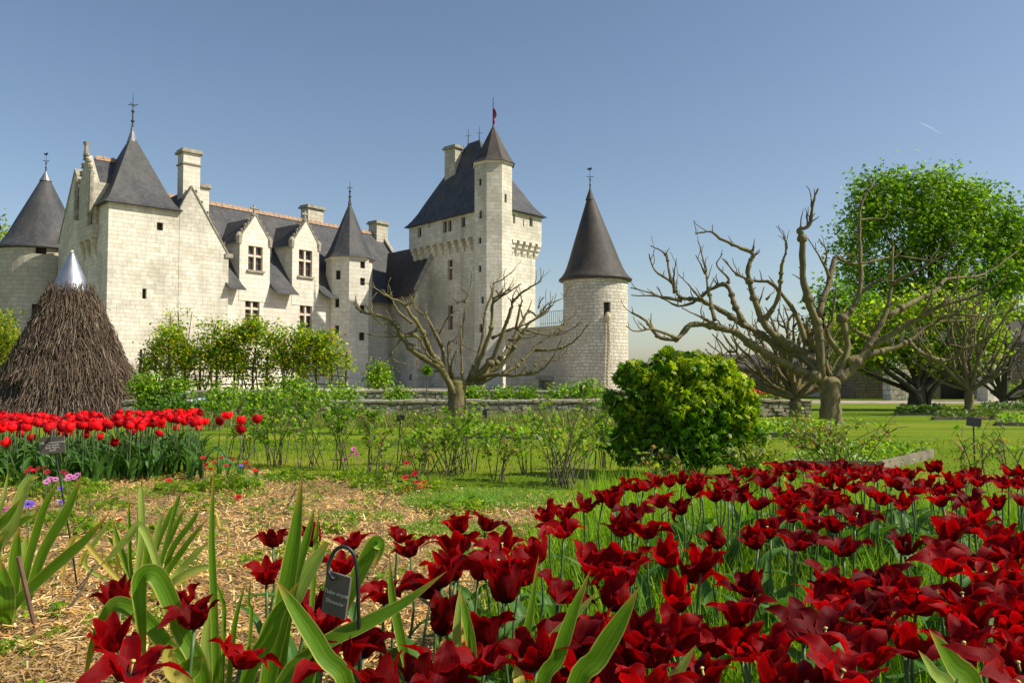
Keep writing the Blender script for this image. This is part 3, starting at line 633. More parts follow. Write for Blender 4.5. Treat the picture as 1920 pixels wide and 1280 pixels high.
def corbel(fn, u, z, mb, wd=.3, dd=ins, hh=1.0):
    a = fn(u, z, 0); b = fn(u, z, dd); e = (fn(u + wd, z, 0) - a)
    def q(f, g): p = a.lerp(b, f); return Vector((p.x, p.y, z - g))
    mb.prism([q(1.05, 0), q(0.02, 0), q(.02, .2), q(.3, .28), q(.33, .5), q(.62, .58), q(.65, .8), q(1.05, hh)], e)
nc = 11
for i in range(nc):
    k = MB(); corbel(fL, KL * .12 + (KL * .86 - .3) * i / (nc - 1), zM, k, .33); k.build('corbel', M['stone_smooth'], keep)
for i in range(5):
    k = MB(); corbel(fR, KR * .38 + (KR * .60 - .3) * i / 4, zM - .3, k, .36, ins, 1.1); k.build('corbel', M['stone_smooth'], keep)
sl = MB()
for px, y0, y1 in ((805.5, 415, 427), (815, 404, 413)):
    u = tcol(K0, vK, px, 12); a = fL(u, zat(ln(K0, vK, u), y1), -.01); sl.box(a, V3(vK * .09, 0), V3(uK * .05, 0), (0, 0, .45))
u = tcol(K0, uK, 981, 12); a = fR(u, zat(ln(K0, uK, u), 424), -.01); sl.box(a, V3(uK * .08, 0), V3(-nK * .05, 0), (0, 0, .5)); sl.build('arrow_slits', M['dark'], keep)
ov = .33; WK = max(KR, 4.0)
DK = KR + 0.0
Ek = [V3(K0 - uK * ov - vK * ov, zKe), V3(K0 + uK * (DK + ov) - vK * ov, zKe), V3(K0 + uK * (DK + ov) + vK * (KL + ov), zKe), V3(K0 - uK * ov + vK * (KL + ov), zKe)]
mid = K0 + uK * DK / 2
ra = ln(mid, vK, tcol(mid, vK, 899, 17)); rb = ln(mid, vK, tcol(mid, vK, 878, 17)); zrk = zat(ra, 262)
rf = MB(); hip(rf, Ek, [V3(ra, zrk), V3(ra, zrk), V3(rb, zrk), V3(rb, zrk)], [(0, 0), (.03, .06), (.08, .13), (.16, .22), (.3, .345), (1, 1)]); ko = rf.build('roof', M['slate'], keep)
for q, yt in ((ra, 237), (rb, 241)):
    mbf = MB(); p0 = V3(q, zrk - .1); h = zat(q, yt) - zrk; mbf.tube([p0, p0 + Vector((0, 0, h + .1))], [.06, .015], 6); d = Vector((.2, 0, 0)); mbf.tube([p0 + Vector((0, 0, h * .62)) - d, p0 + Vector((0, 0, h * .56)), p0 + Vector((0, 0, h * .62)) + d], .02, 5); mbf.build('finial', M['lead'], keep)
cb = K0 + uK * (DK * .35) + vK * 1; cb = ln(cb, vK, tcol(cb, vK, 850, 15)); chimney(keep, cb, math.pi / 2 - aK, .75, 1.15, zKe + 2.0, zat(cb, 276), M['stone_old'], False)
# corner stair turret of the keep
cK = gp(924.5, K0[1] + .55, 10); rK = 72 / F * cK[1] / 2 * 1.04
rotK = math.atan2(-cK[1], -cK[0]) + R(26)
zTk = zat((cK[0], cK[1] - rK), 299)
hs = [(6, 897.5, 902.5, 335, 348), (6, 898, 903, 395, 410), (6, 897, 902, 445, 457), (6, 897, 902, 498, 510), (6, 902, 907, 556, 569), (6, 899, 904, 607, 623), (0, 946, 950, 364, 380)]
kt = octagon_tower('keep_turret', 'slender stair turret rising above the keep roof with a flagpole on its spire', cK, rK, rotK, zTk, zat(cK, 234), .22, hs, 1.5, [(0, 0), (.05, .09), (.12, .18), (.25, .31), (1, 1)], True, M['stone'])
fl = thing('flag', 'red and pink flag hanging limp on the pole of the keep turret', 'flag', V3(cK, zat(cK, 234)))
zz = zat(cK, 234); zt_ = zat(cK, 184); f = MB(); f.tube([V3(cK, zz - .3), V3(cK, zt_)], [.05, .025], 8); f.lathe(V3(cK, zt_), [(.0, -.04), (.05, 0), (.0, .06)], 8); f.build('pole', M['lead'], fl)
f = MB(); zb, zt2 = zz + .1, zat(cK, 203); W_ = 10; 
for i in range(W_):
    z0 = zb + (zt2 - zb) * i / W_; z1 = zb + (zt2 - zb) * (i + 1) / W_
    for k in range(4):
        def q(k, z): 
            s = (z - zb) / (zt2 - zb); wdt = .34 * (1 - s * .55) * (0.6 + .4 * math.sin(3 + s * 7)); x = k / 4 * wdt; return Vector((cK[0] + .03 + x, cK[1] + .1 * math.sin(k * 2.1 + s * 3), z - x * .5))
        f.face([q(k, z0), q(k + 1, z0), q(k + 1, z1), q(k, z1)], m=(1 if i in (2, 6) and k > 1 else 0))
f.build('cloth', [plain('flag_red', (0.50, 0.03, 0.06), .7), plain('flag_pink', (0.65, 0.42, 0.42), .7)], fl)

# ---- link building between stair tower and keep -----------------------------------
tJ = tcol(K0 + uK * ins, vK, 811, 7); J = ln(K0 + uK * ins, vK, tJ); kk = tcol(J, uK, 784, 7); Q = ln(J, uK, kk); LL = tcol(Q, vK, 690, 7)
link = thing('link_building', 'shaded link building with dark lean-to slate roof between stair tower and keep', 'castle wing', V3(Q, 0))
fQ = linefn(Q, vK, lK); fS = linefn(Q, uK, nK); LS = -kk
zq = zat(Q, 545); zq2 = zq
hq = [hole_on(Q, vK, b, a, c, d) for a, b, c, d in ((719, 726, 590, 625), (719, 726, 671, 688), (767, 772, 702, 712))]; hq = [(min(h[0], h[1]), max(h[0], h[1]), h[2], h[3]) for h in hq]
mb = MB(); walls(mb, LL, 0, zq, hq, fQ, .25); zj = zat(J, 482)
poly = [(0, 0), (LS, 0), (LS, zj), (0, zq + .15)]; mb.face([fS(u, z, 0) for u, z in poly], poly); mb.build('wall', M['stone'], link)
for h, s in zip(hq, ('wood', 'slit', 'slit')): window(link, fQ, h, .25, s)
rf = MB(); e0 = fQ(.35, zq - .25, -.35); e1 = fQ(LL, zq - .25, -.35); t0 = fS(LS, zj - .2, .05); t1p = J + vK * (LL + 5); t1 = V3(t1p, zj - .2); ex = V3(uK * .75, (zj - zq) / LS * .75); e1 = e1 + V3(vK * 1.2, 0)
rf.flat([e0, e1, t1 + ex, t0 + ex]); rf.flat([e1, e0, e0 + Vector((0, 0, -.1)), e1 + Vector((0, 0, -.1))]); rf.build('roof', M['slate_warm'], link)
cpq = MB(); cpq.box(fS(-.15, zq + .05, -.08), fS(LS, zj, -.08) - fS(-.15, zq + .05, -.08) + Vector((0, 0, .08)), V3(-nK * .4, 0), (0, 0, .14)); cpq.build('coping', M['trim'], link)

# ---- right round tower and curtain wall ----------------------------------------------
cR = gp(1116.5, 48.0, 5); rR = 60.5 / F * 48.0 * 1.0
zRw = zat((cR[0], cR[1] - rR), 517)
hr = [cyl_hole(cR, rR, 1139, 13, 566, 594), cyl_hole(cR, rR, 1087.5, 4, 516, 521), cyl_hole(cR, rR, 1093.5, 4, 516, 521)]
rt = cone_tower('round_tower', 'free-standing round stone tower with tall brownish cone roof beside the curtain wall', cR[0], cR[1], rR, zRw, zat(cR, 356), 0.25, M['rubble'], M['slate_warm'], hr, apex_off=(-.30, 0), finh=zat(cR, 318) - zat(cR, 356), fmat=M['iron'], capm=2,
                prof=[(0, 0), (.03, .085), (.07, .16), (.13, .235), (.22, .32), (.35, .43), (1, 1)])
# frame stones and braid below the window
aB = (hr[0][0] + hr[0][1]) / 2 / rR - math.pi; bx = cR[0] + (rR + .1) * math.cos(aB); by = cR[1] + (rR + .1) * math.sin(aB)
br = thing('hanging_braid', 'long straw coloured braid hanging from the round tower window', 'rope', (bx, by, hr[0][2]))
mb = MB(); P3 = []
for k in range(3):
    pts = []
    for i in range(60):
        s = i / 59; z = hr[0][2] + .25 - s * 4.3; ph = s * 40 + k * 2.094
        pts.append(Vector((bx + .05 * math.sin(s * 5) + .045 * math.cos(ph), by - .02 + .03 * math.sin(ph), z)))
    mb.tube(pts, [.06 - .03 * i / 59 for i in range(60)], 5)
mb.lathe((bx, by, hr[0][2] - .05), [(0, -.28), (.16, -.12), (.2, .05), (.14, .25), (0, .36)], 10)
mb.build('braid', plain('straw_braid', (0.52, 0.44, 0.28), .85, 0, .25, 15, .3), br)
cw = thing('curtain_wall', 'old curtain wall in shade between keep and round tower with a doorway', 'wall', V3(gp(1005, 55), 0))
Wa = gp(948, 52.4, 3); Wb = gp(1066, 47.4, 3); d = (Wb - Wa); Lc = d.length; d = d / Lc; nn = Vector((d.y, -d.x)); fC = linefn(Wa, d, nn); zcw = zat((Wa + Wb) / 2, 613)
hc = hole_on(Wa, d, 1010, 1033, 712, 740, 1.0); hc = (hc[0], hc[1], 0.0, hc[3])
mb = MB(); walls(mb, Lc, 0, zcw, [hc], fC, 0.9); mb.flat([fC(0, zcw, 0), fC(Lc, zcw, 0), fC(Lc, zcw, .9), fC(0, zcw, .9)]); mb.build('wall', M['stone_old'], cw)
lt = MB(); lt.box(fC(hc[0] - .25, hc[3] - .02, -.06), V3(d * (hc[1] - hc[0] + .5), 0), V3(-nn * .3, 0), (0, 0, .24)); lt.build('lintel', M['trim'], cw)
pn = MB(); pn.box(fC(hc[0], 0.01, .4), V3(d * (hc[1] - hc[0]), 0), V3(-nn * .05, 0), (0, 0, hc[3] - .02)); pn.build('entrance', plain('lit_interior_beige', (.42, .33, .16), .7), cw)  # beige panel stands for the lit interior behind the doorway
rl = thing('railing', 'thin black iron railing on top of the curtain wall', 'railing', V3(gp(1035, 53), zcw)); mb = MB()
ta = tcol(Wa, d, 1006, 4); tb = tcol(Wa, d, 1060, 4); n_ = 15
for i in range(n_ + 1):
    q = fC(ta + (tb - ta) * i / n_, zcw, .3); mb.tube([q - Vector((0, 0, .02)), q + Vector((0, 0, .95))], .013, 4)
for hh in (.2, .93): mb.tube([fC(ta, zcw + hh, .3), fC(tb, zcw + hh, .3)], .014, 5)
mb.build('bars', M['iron'], rl)
# ================================================================== ground
def sheet(name, pts, z, mat, n=1):
    mb = MB(); mb.face([(x, y, z) for x, y in pts], [(x, y) for x, y in pts]); o = mb.build(name, mat); o['kind'] = 'structure'; return o
def lawn_mat():
    m, nt, p = newmat('lawn'); tc = N(nt, 'ShaderNodeTexCoord')
    mp = N(nt, 'ShaderNodeMapping'); mp.inputs['Scale'].default_value = (0.16, 0.75, 1); nt.links.new(tc.outputs['Object'], mp.inputs[0])
    n = noise(nt, 1.0, 5, 0.6, mp.outputs[0]); r = ramp(nt, [(0.3, (0.075, 0.15, 0.005)), (0.50, (0.17, 0.25, 0.009)), (0.62, (0.24, 0.28, 0.02)), (0.76, (0.36, 0.32, 0.06))], n.outputs[0])
    n2 = noise(nt, 55, 3, 0.7, tc.outputs['Object']); r2 = ramp(nt, [(0.3, (0.55, 0.55, 0.55)), (0.7, (1.25, 1.25, 1.25))], n2.outputs[0])
    a = mix(nt, 1.0, r.outputs[0], r2.outputs[0], 'MULTIPLY'); nt.links.new(a, p.inputs['Base Color']); p.inputs['Roughness'].default_value = 0.9; p.inputs['Specular IOR Level'].default_value = 0.1
    bump(nt, p, n2.outputs[0], 0.8, 0.03); return m
def soil_mat(name, c1, c2, sc=14):
    m, nt, p = newmat(name); tc = N(nt, 'ShaderNodeTexCoord'); n = noise(nt, sc, 8, 0.7, tc.outputs['Object']); r = ramp(nt, [(0.32, c1), (0.66, c2)], n.outputs[0])
    n2 = noise(nt, 0.9, 4, 0.6, tc.outputs['Object']); r2 = ramp(nt, [(0.35, (0.6, 0.6, 0.6)), (0.65, (1.15, 1.15, 1.15))], n2.outputs[0])
    nt.links.new(mix(nt, 1.0, r.outputs[0], r2.outputs[0], 'MULTIPLY'), p.inputs['Base Color']); p.inputs['Roughness'].default_value = 0.95; bump(nt, p, n.outputs[0], 0.9, 0.03); return m
sheet('ground', [(-900, -60), (900, -60), (900, 1800), (-900, 1800)], 0.0, lawn_mat())
mulch_poly = [on_z(-500, 905), on_z(250, 898), on_z(480, 884), on_z(700, 906), on_z(900, 926), on_z(1125, 934), on_z(960, 1110), on_z(860, 1290)]
mulch_poly = [(p.x, p.y) for p in mulch_poly] + [(-.2, 1.2), (-9, 1.2)]
sheet('mulch_bed', mulch_poly, 0.006, soil_mat('mulch_soil', (0.14, 0.08, 0.03), (0.50, 0.34, 0.14), 22))
tb_poly = [(p.x, p.y) for p in (on_z(1125, 934), on_z(960, 1110), on_z(860, 1290))] + [(-.2, 1.2), (-.2, .3), (3.6, .3), (5.5, 4.6), (3.8, 5.3), (2.0, 5.9)]
sheet('tulip_bed_soil', tb_poly[::-1], 0.009, soil_mat('bed_soil', (0.03, 0.028, 0.015), (0.10, 0.085, 0.04), 18))
gravel = soil_mat('gravel', (0.30, 0.25, 0.17), (0.46, 0.39, 0.28), 30)
sheet('gravel_road', [(4, 26.2), (60, 26.5), (60, 29.5), (4, 29.0)], 0.008, gravel)
sheet('courtyard_gravel', [(-40, 25), (9, 25), (9, 75), (-40, 75)], 0.010, gravel)
contrail = None
# a broken shower of straw chips over the bed
def inside(poly, x, y):
    c = np.zeros(len(x), bool); n = len(poly)
    for i in range(n):
        x0, y0 = poly[i]; x1, y1 = poly[(i + 1) % n]
        k = ((y0 > y) != (y1 > y)) & (x < (x1 - x0) * (y - y0) / (y1 - y0 + 1e-12) + x0); c ^= k
    return c
def scatter(poly, n, near=1.0, seed=1):
    """points in a plan polygon; near > 0 thins them out with distance"""
    xs = [p[0] for p in poly]; ys = [p[1] for p in poly]; g = np.random.default_rng(seed); out = []
    tot = 0
    while tot < n:
        x = g.uniform(min(xs), max(xs), n * 2); y = g.uniform(min(ys), max(ys), n * 2)
        k = inside(poly, x, y) & (np.abs(x) < y * .85 + 1.3) & (g.random(n * 2) < np.clip(2.6 / np.maximum(y, .5), .05, 1) ** near)
        out.append(np.stack([x[k], y[k]], 1)); tot += k.sum()
    return np.concatenate(out)[:n]
Tchip = [(-.5, -.5, 0), (.5, -.5, 0), (.5, .5, 0), (-.5, .5, 0)]
P = scatter(mulch_poly, 92000, 1.1, 3); n = len(P)
pos = np.stack([P[:, 0], P[:, 1], rng.uniform(.008, .05, n)], 1)
rot = rand_rot(n, 1.0, .42); ln_ = rng.gamma(2.6, .0095, n) + .008; wd = rng.uniform(.002, .0075, n)
damp = .5 + .5 * (np.sin(P[:, 0] * 2.3 + 1.3 * np.sin(P[:, 1] * 1.7)) * np.sin(P[:, 1] * 2.9 + np.sin(P[:, 0] * 3.1))); damp = (1.12 - .55 * damp ** 2)[:, None] * np.array([1, .90, .74])
cloud('straw_mulch', Tchip, [(0, 1, 2, 3)], pos, rot, np.stack([wd, ln_, wd], 1), mixcol(n, [(.72, .53, .24), (.56, .35, .12), (.80, .67, .42), (.26, .14, .05), (.64, .41, .15), (.42, .25, .09)], .24) * damp, M['straw'])['kind'] = 'stuff'
# ------------------------------------------------------------------ grass
Tbl = [(-.5, 0, 0), (.5, 0, 0), (.36, .55, .06), (-.36, .55, .06), (0, 1, .22), (0, 1, .22)]
Tbf = [(0, 1, 2, 3), (3, 2, 4, 5)]
def blades(n, lean=0.35):
    d = np.stack([rng.normal(size=n) * lean, rng.normal(size=n) * lean, np.ones(n)], 1); return frames_along(d)
Tbl3 = [(-.5, 0, 0), (.5, 0, 0), (.34, .6, .05), (-.34, .6, .05), (.02, 1, .2), (-.02, 1, .2)]
GR = [(.19, .38, .008), (.28, .48, .012), (.10, .22, .008), (.36, .48, .03)]
def grass_patch(name, P, h0, h1, wd0, wd1, cols=GR, lean=.35, mat=None):
    n = len(P); h = rng.uniform(h0, h1, n); w_ = rng.uniform(wd0, wd1, n); z = np.zeros(n) if P.shape[1] == 2 else P[:, 2]
    return cloud(name, Tbl3, Tbf, np.stack([P[:, 0], P[:, 1], z], 1), blades(n, lean), np.stack([w_, h, h], 1), mixcol(n, cols, .2), mat or M['grass'])
o = grass_patch('bed_grass', scatter(tb_poly, 42000, .6, 5), .14, .34, .004, .009, lean=.28); o['kind'] = 'stuff'
lp = [(-7, 8.3), (9, 5.2), (12, 12), (-8, 12)]
P = scatter(lp, 42000, .5, 8); P = P[~inside(mulch_poly, P[:, 0], P[:, 1])]
o = grass_patch('lawn_grass', P, .015, .05, .004, .009, [(.16, .27, .008), (.22, .31, .012), (.10, .19, .006), (.30, .31, .04)], .6); o['kind'] = 'stuff'
# tall grass strip before the low wall
P = np.stack([rng.uniform(-7.5, 4.5, 9000), 14.6 + rng.random(9000) * 2.2], 1)
o = grass_patch('meadow_strip', P, .12, .32, .008, .018, [(.20, .30, .03), (.15, .24, .02), (.30, .30, .08), (.34, .28, .12)], .25); o['kind'] = 'stuff'
def tuft(name, label, px, py, r, n, h, group, cols=None):
    c = on_z(px, py); a = rng.uniform(0, 6.283, n); q = np.sqrt(rng.random(n)) * r
    P = np.stack([c.x + q * np.cos(a), c.y + q * np.sin(a) * .8], 1)
    o = grass_patch(name, P, h * .5, h, .003, .006, cols or [(.14, .32, .04), (.20, .40, .04), (.28, .44, .06)], .55); tag(o, label, 'grass tuft', group); return o
# ------------------------------------------------------------------ low garden walls
def rubble_wall(name, label, A, B, z0, z1, th, mat, capm):
    t = thing(name, label, 'garden wall', V3(A, z0)); d = (B - A); L = d.length; d = d / L; nn = Vector((d.y, -d.x)); fn = linefn(A, d, nn); mb = MB()
    ns = int(L / .5); us = [L * i / ns for i in range(ns + 1)]; j = lambda: random.uniform(-.02, .02)
    for i in range(ns):
        mb.face([fn(us[i], z0, 0), fn(us[i + 1], z0, 0), fn(us[i + 1], z1, 0), fn(us[i], z1, 0)], [(us[i], z0), (us[i + 1], z0), (us[i + 1], z1), (us[i], z1)])
    mb.flat([fn(0, z0, 0), fn(0, z1, 0), fn(0, z1, th), fn(0, z0, th)]); mb.flat([fn(L, z0, 0), fn(L, z0, th), fn(L, z1, th), fn(L, z1, 0)]); mb.flat([fn(0, z0, th), fn(0, z1, th), fn(L, z1, th), fn(L, z0, th)])
    wl = mb.build('masonry', mat, t); k = MB(); u = 0
    while u < L:
        l = min(random.uniform(.3, .7), L - u); h = random.uniform(.03, .06); pr = random.uniform(.02, .06)
        k.box(fn(u, z1 - .004, -pr), V3(d * (l - .012), 0), V3(-nn * (th + pr), 0), (0, 0, h)); u += l
    # stones standing proud of the face
    for i in range(int(L * 34)):
        uu = random.uniform(0, L - .25); zz = random.uniform(z0, z1 - .14); l = random.uniform(.06, .17); h = random.uniform(.035, .085); q = fn(uu, zz, random.uniform(-.05, -.012))
        a = [q + Vector((random.uniform(-.015, .015), random.uniform(-.01, .01), random.uniform(-.012, .012))) for _ in range(1)][0]
        c0 = a; ex = V3(d * l, random.uniform(-.02, .02)); ez = Vector((0, 0, h)); ey = V3(-nn * .08, 0); f_ = .85
        P8 = [c0, c0 + ex, c0 + ex + ey, c0 + ey, c0 + ez * f_ + ex * .06, c0 + ez + ex * .93, c0 + ez + ex * .93 + ey, c0 + ez * f_ + ex * .06 + ey]; k.hexa(P8)
    k.build('coping_stones', capm, wl); return t
M['fieldstone'] = plain('fieldstone', (0.40, 0.35, 0.27), .9, 0, .6, 5.5, .4)
M['copingstone'] = plain('coping_stone', (0.40, 0.36, 0.28), .9, 0, .35, 2.5, .3)
rubble_wall('dry_stone_wall', 'low rough dry stone wall running behind the meadow strip and first bare tree', Vector((-8.6, 17.4)), Vector((6.9, 18.2)), 0, .36, .4, M['drystone'], M['fieldstone'])
rubble_wall('terrace_wall', 'flat topped upper terrace wall set behind the low dry stone wall', Vector((-9.5, 23.2)), Vector((4.0, 23.6)), 0, .46, .45, M['drystone'], M['copingstone'])
# ------------------------------------------------------------------ brushwood hut with a metal cap
hc_ = gp(130, 19.0, 1); hx, hy = hc_.x, hc_.y
hut = thing('brushwood_hut', 'conical hut of brown brushwood with a shiny metal cone cap behind red tulips', 'garden hut', (hx, hy, 0))
ztop = zat(hc_, 545); Rb = 149 / F * 19.0; rt_ = 33 / F * 19.0
prof_r = lambda s: Rb + (rt_ - Rb) * (s ** .80)          # s = height fraction
mb = MB(); mb.lathe((hx, hy, 0), [(prof_r(s) * .93, ztop * s) for s in np.linspace(0, 1, 14)], 40)
body = mb.build('shade_shell', plain('brush_shade', (.028, .018, .012), .95, 0, .3, 10, .4), hut)  # near-black shell carries the shade behind the twigs as colour
n = 15500; s_ = rng.random(n) ** 1.25; a = rng.uniform(0, 2 * math.pi, n)
tier = np.array([.16, .34, .55, .80, 1.0]); s_ = np.clip(s_ + rng.normal(size=n) * .012, .02, .985)
bul = np.zeros(n)
for tz, am in ((.30, .16), (.60, .10), (.80, .05)): bul += am * np.exp(-((s_ - tz) / .07) ** 2)
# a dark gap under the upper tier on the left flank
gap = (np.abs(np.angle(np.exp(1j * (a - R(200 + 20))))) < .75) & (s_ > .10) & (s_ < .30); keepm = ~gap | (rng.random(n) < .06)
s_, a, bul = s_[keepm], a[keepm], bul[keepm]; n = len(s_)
rr = np.array([prof_r(x) for x in s_]) * (1 + bul * .35) + rng.uniform(-.06, .10, n); z = s_ * ztop
slope = np.array([(prof_r(x + .01) - prof_r(x - .01)) / (.02 * ztop) for x in np.clip(s_, .02, .97)])
dirs = np.stack([np.cos(a) * slope, np.sin(a) * slope, np.ones(n)], 1) + rng.normal(size=(n, 3)) * .20
ln_ = rng.uniform(.22, .62, n); th = rng.uniform(.0065, .015, n)
Ttw = [(-.5, -.5, -.5), (.5, -.5, -.5), (0, -.5, .6), (-.35, .5, -.35), (.35, .5, -.35), (0, .5, .4)]; Ttf = [(0, 1, 4, 3), (1, 2, 5, 4), (2, 0, 3, 5)]
cloud('brushwood', Ttw, Ttf, np.stack([hx + rr * np.cos(a), hy + rr * np.sin(a), z], 1), frames_along(dirs), np.stack([th, ln_, th], 1), mixcol(n, [(.125, .088, .06), (.07, .047, .032), (.185, .135, .097), (.09, .062, .043), (.28, .215, .155)], .28), M['twig'], hut)
mb = MB(); zt2 = zat(hc_, 474); za = zt2 - ztop; mb.lathe((hx, hy, ztop), [(rt_ * 1.04, -.03), (rt_ * 1.04, .03), (rt_ * .9, za * .12), (.06, za * .97), (.035, za), (.0, za + .02)], 40); mb.build('metal_cap', M['cap'], hut, smooth=True)
mb = MB(); mb.lathe((hx, hy, ztop + za), [(.02, -.02), (.05, .02), (.0, .08)], 8); mb.build('cap_knob', M['trim_pale'], hut)
# ------------------------------------------------------------------ leaf crowns
Tl = [(0, 0, 0), (-.30, .42, .10), (0, 1, -.05), (.30, .42, .10)]; Tlf = [(0, 3, 2), (0, 2, 1)]
def palmate(k=5, spread=1.9, l0=1.0, wid=.17):
    T = []; Fx = []
    for i in range(k):
        a = (i / (k - 1) - .5) * spread * 1.0 if k > 1 else 0; L = l0 * (1 - .35 * abs(i / (k - 1) - .5) * 2) if k > 1 else l0; d = (math.sin(a), math.cos(a)); q = (d[1], -d[0]); b = len(T)
        T += [(0, 0, 0), (d[0] * L * .5 - q[0] * wid, d[1] * L * .5 - q[1] * wid, .05), (d[0] * L, d[1] * L, -.14), (d[0] * L * .5 + q[0] * wid, d[1] * L * .5 + q[1] * wid, .05)]
        Fx += [(b, b + 3, b + 2), (b, b + 2, b + 1)]
    return T, Fx
def blob_points(blobs, n, shell=.55):
    """points in ellipsoids (c, r) weighted by volume, pushed towards the surface"""
    w_ = np.array([b[1][0] * b[1][1] * b[1][2] for b in blobs]) ** .75; w_ /= w_.sum(); idx = rng.choice(len(blobs), n, p=w_)
    d = rng.normal(size=(n, 3)); d /= np.linalg.norm(d, axis=1)[:, None]; q = (shell + (1 - shell) * rng.random(n)) ** 1.0
    q *= 1 + .10 * np.sin(d[:, 0] * 7 + idx) * np.cos(d[:, 2] * 6 + idx * 2)
    c = np.array([b[0] for b in blobs])[idx]; r = np.array([b[1] for b in blobs])[idx]
    return c + d * r * q[:, None], d
def crown(name, blobs, n, size, cols, parent, tmpl=None, shell=.55, zmin=.05, mat=None, up=.5, jit=.22, clump=0, cs=1.25):
    if clump:                                    # leaves gathered in sprays with gaps between
        m = max(4, n // clump); c, d = blob_points(blobs, m, shell); i = rng.integers(0, m, n); p = c[i] + rng.normal(size=(n, 3)) * size * cs; tone = rng.normal(size=m) * .22
        col = mixcol(n, cols, jit) * (1 + tone[i])[:, None]
    else: p, d = blob_points(blobs, n, shell); col = mixcol(n, cols, jit)
    k = p[:, 2] > zmin; p = p[k]; col = np.clip(col[k], .003, 1); n = len(p); T, Fx = tmpl or (Tl, Tlf)
    return cloud(name, T, Fx, p, rand_rot(n, up, 1.0), rng.uniform(.6, 1.3, n) * size, col, mat or M['leaf'], parent)
def pxblobs(L, Y, depth=.6):   # (px, py, rx px, ry px[, dY]) -> ellipsoids of the real thing at distance Y
    out = []
    for q in L:
        c = at(q[0], q[1], Y + (q[4] if len(q) > 4 else 0)); s = c.y / F; out.append(((c.x, c.y, c.z), (q[2] * s, max(q[2], q[3]) * s * depth, q[3] * s)))
    return out
# ---- great chestnut
Yc = 48.0; tr = thing('chestnut_tree', 'tall round-headed leafy green tree rising behind the bare pollards', 'tree', V3(gp(1745, Yc), 0))
mb = MB(); b = V3(gp(1745, Yc), 0); top = at(1748, 430, Yc); mb.tube(catmull([b, b.lerp(top, .4) + Vector((.1, 0, 0)), top]), np.linspace(.55, .12, 9), 10)
for (x, y) in ((1640, 420), (1690, 350), (1790, 345), (1850, 420), (1620, 520), (1870, 530), (1740, 330)):
    q = at(x, y, Yc + random.uniform(-2, 2)); s0 = b.lerp(top, random.uniform(.3, .6)); mb.tube(catmull([s0, s0.lerp(q, .5) + Vector((0, 0, .5)), q]), np.linspace(.2, .05, 9), 7)
mb.build('trunk', M['bark_dark'], tr)
bl = [(1660, 378, 55, 42), (1745, 366, 62, 40), (1815, 388, 52, 42), (1872, 440, 42, 50), (1625, 415, 42, 40), (1700, 420, 70, 55), (1790, 440, 75, 60), (1640, 490, 55, 55), (1740, 510, 80, 60), (1850, 510, 62, 65), (1900, 500, 40, 60), (1600, 550, 40, 45), (1680, 580, 70, 50), (1800, 580, 80, 55), (1890, 580, 45, 50), (1600, 610, 50, 40), (1690, 640, 70, 40), (1790, 640, 70, 40), (1880, 640, 45, 40), (1640, 700, 60, 40), (1740, 700, 70, 40), (1840, 700, 60, 40), (1590, 470, 28, 34), (1890, 400, 22, 26), (1715, 342, 30, 20), (1775, 346, 28, 18), (1632, 366, 32, 34), (1668, 344, 34, 24), (1795, 350, 42, 26), (1850, 392, 44, 40), (1900, 440, 36, 40), (1600, 430, 28, 34), (1915, 480, 26, 40)]
crown('crown', pxblobs(bl, Yc, .8), 46000, .20, [(.17, .35, .009), (.26, .44, .014), (.10, .23, .007), (.35, .47, .028)], tr, (palmate(4, 2.2, 1.0, .2)), .62, 2.0, clump=44, cs=2.2)
# ---- young leafy trees
def leafy_tree(name, label, px, py0, Y, bl, n, size, cols, trunkr=.1, stems=1, group=None, bark='bark_dark', clump=10, gob=None):
    b = V3(gp(px, Y), 0); t = thing(name, label, 'tree', b, 0, group); mb = MB()
    for s in range(stems):
        bx = b + Vector((random.uniform(-1, 1) * trunkr * (1.2 if stems > 1 else 0), random.uniform(-1, 1) * trunkr, 0))
        for q in (bl if stems == 1 else [random.choice(bl) for _ in range(3)]):
            c = at(q[0] + random.uniform(-.3, .3) * q[2], q[1], Y + random.uniform(-.5, .5)); mid = bx.lerp(c, .35); mid.x = bx.x + (c.x - bx.x) * .15
            mb.tube(catmull([bx - Vector((0, 0, .05)), mid, bx.lerp(c, .7), c]), np.linspace(trunkr * (1 if stems == 1 else .5), .02, 13), 7)
    mb.build('trunk', M[bark], t); crown('crown', pxblobs(bl, Y, .8), n, size, cols, t, None, .35, .3, clump=clump, mat=M['leaf_thin']); return t
YG = [(.19, .32, .008), (.28, .39, .012), (.12, .23, .008), (.38, .40, .03)]
leafy_tree('goblet_tree', 'spreading multi-stemmed tree with dark goblet trunk and fresh yellow-green leaves', 1722, 770, 21.5, [(1600, 625, 45, 45), (1660, 600, 55, 42), (1730, 590, 55, 45), (1800, 600, 50, 45), (1850, 640, 45, 45), (1640, 665, 50, 32), (1720, 660, 55, 34), (1790, 670, 45, 32), (1580, 670, 30, 25)], 9000, .13, YG, .2, 6)
leafy_tree('broadleaf_tree', 'darker green tree filling the gap just right of the round stone tower and pollard', 1580, 740, 42, [(1560, 575, 40, 50), (1600, 600, 45, 55), (1545, 640, 35, 40), (1600, 680, 50, 40)], 3200, .3, [(.08, .19, .012), (.13, .26, .02), (.18, .31, .03)], .3)
leafy_tree('hedge_tree', 'leafy tree at the far edge behind the smallest bare pollard', 1905, 740, 34, [(1900, 620, 40, 50), (1925, 680, 45, 50), (1870, 670, 35, 40), (1960, 620, 40, 60)], 3200, .2, YG, .2)
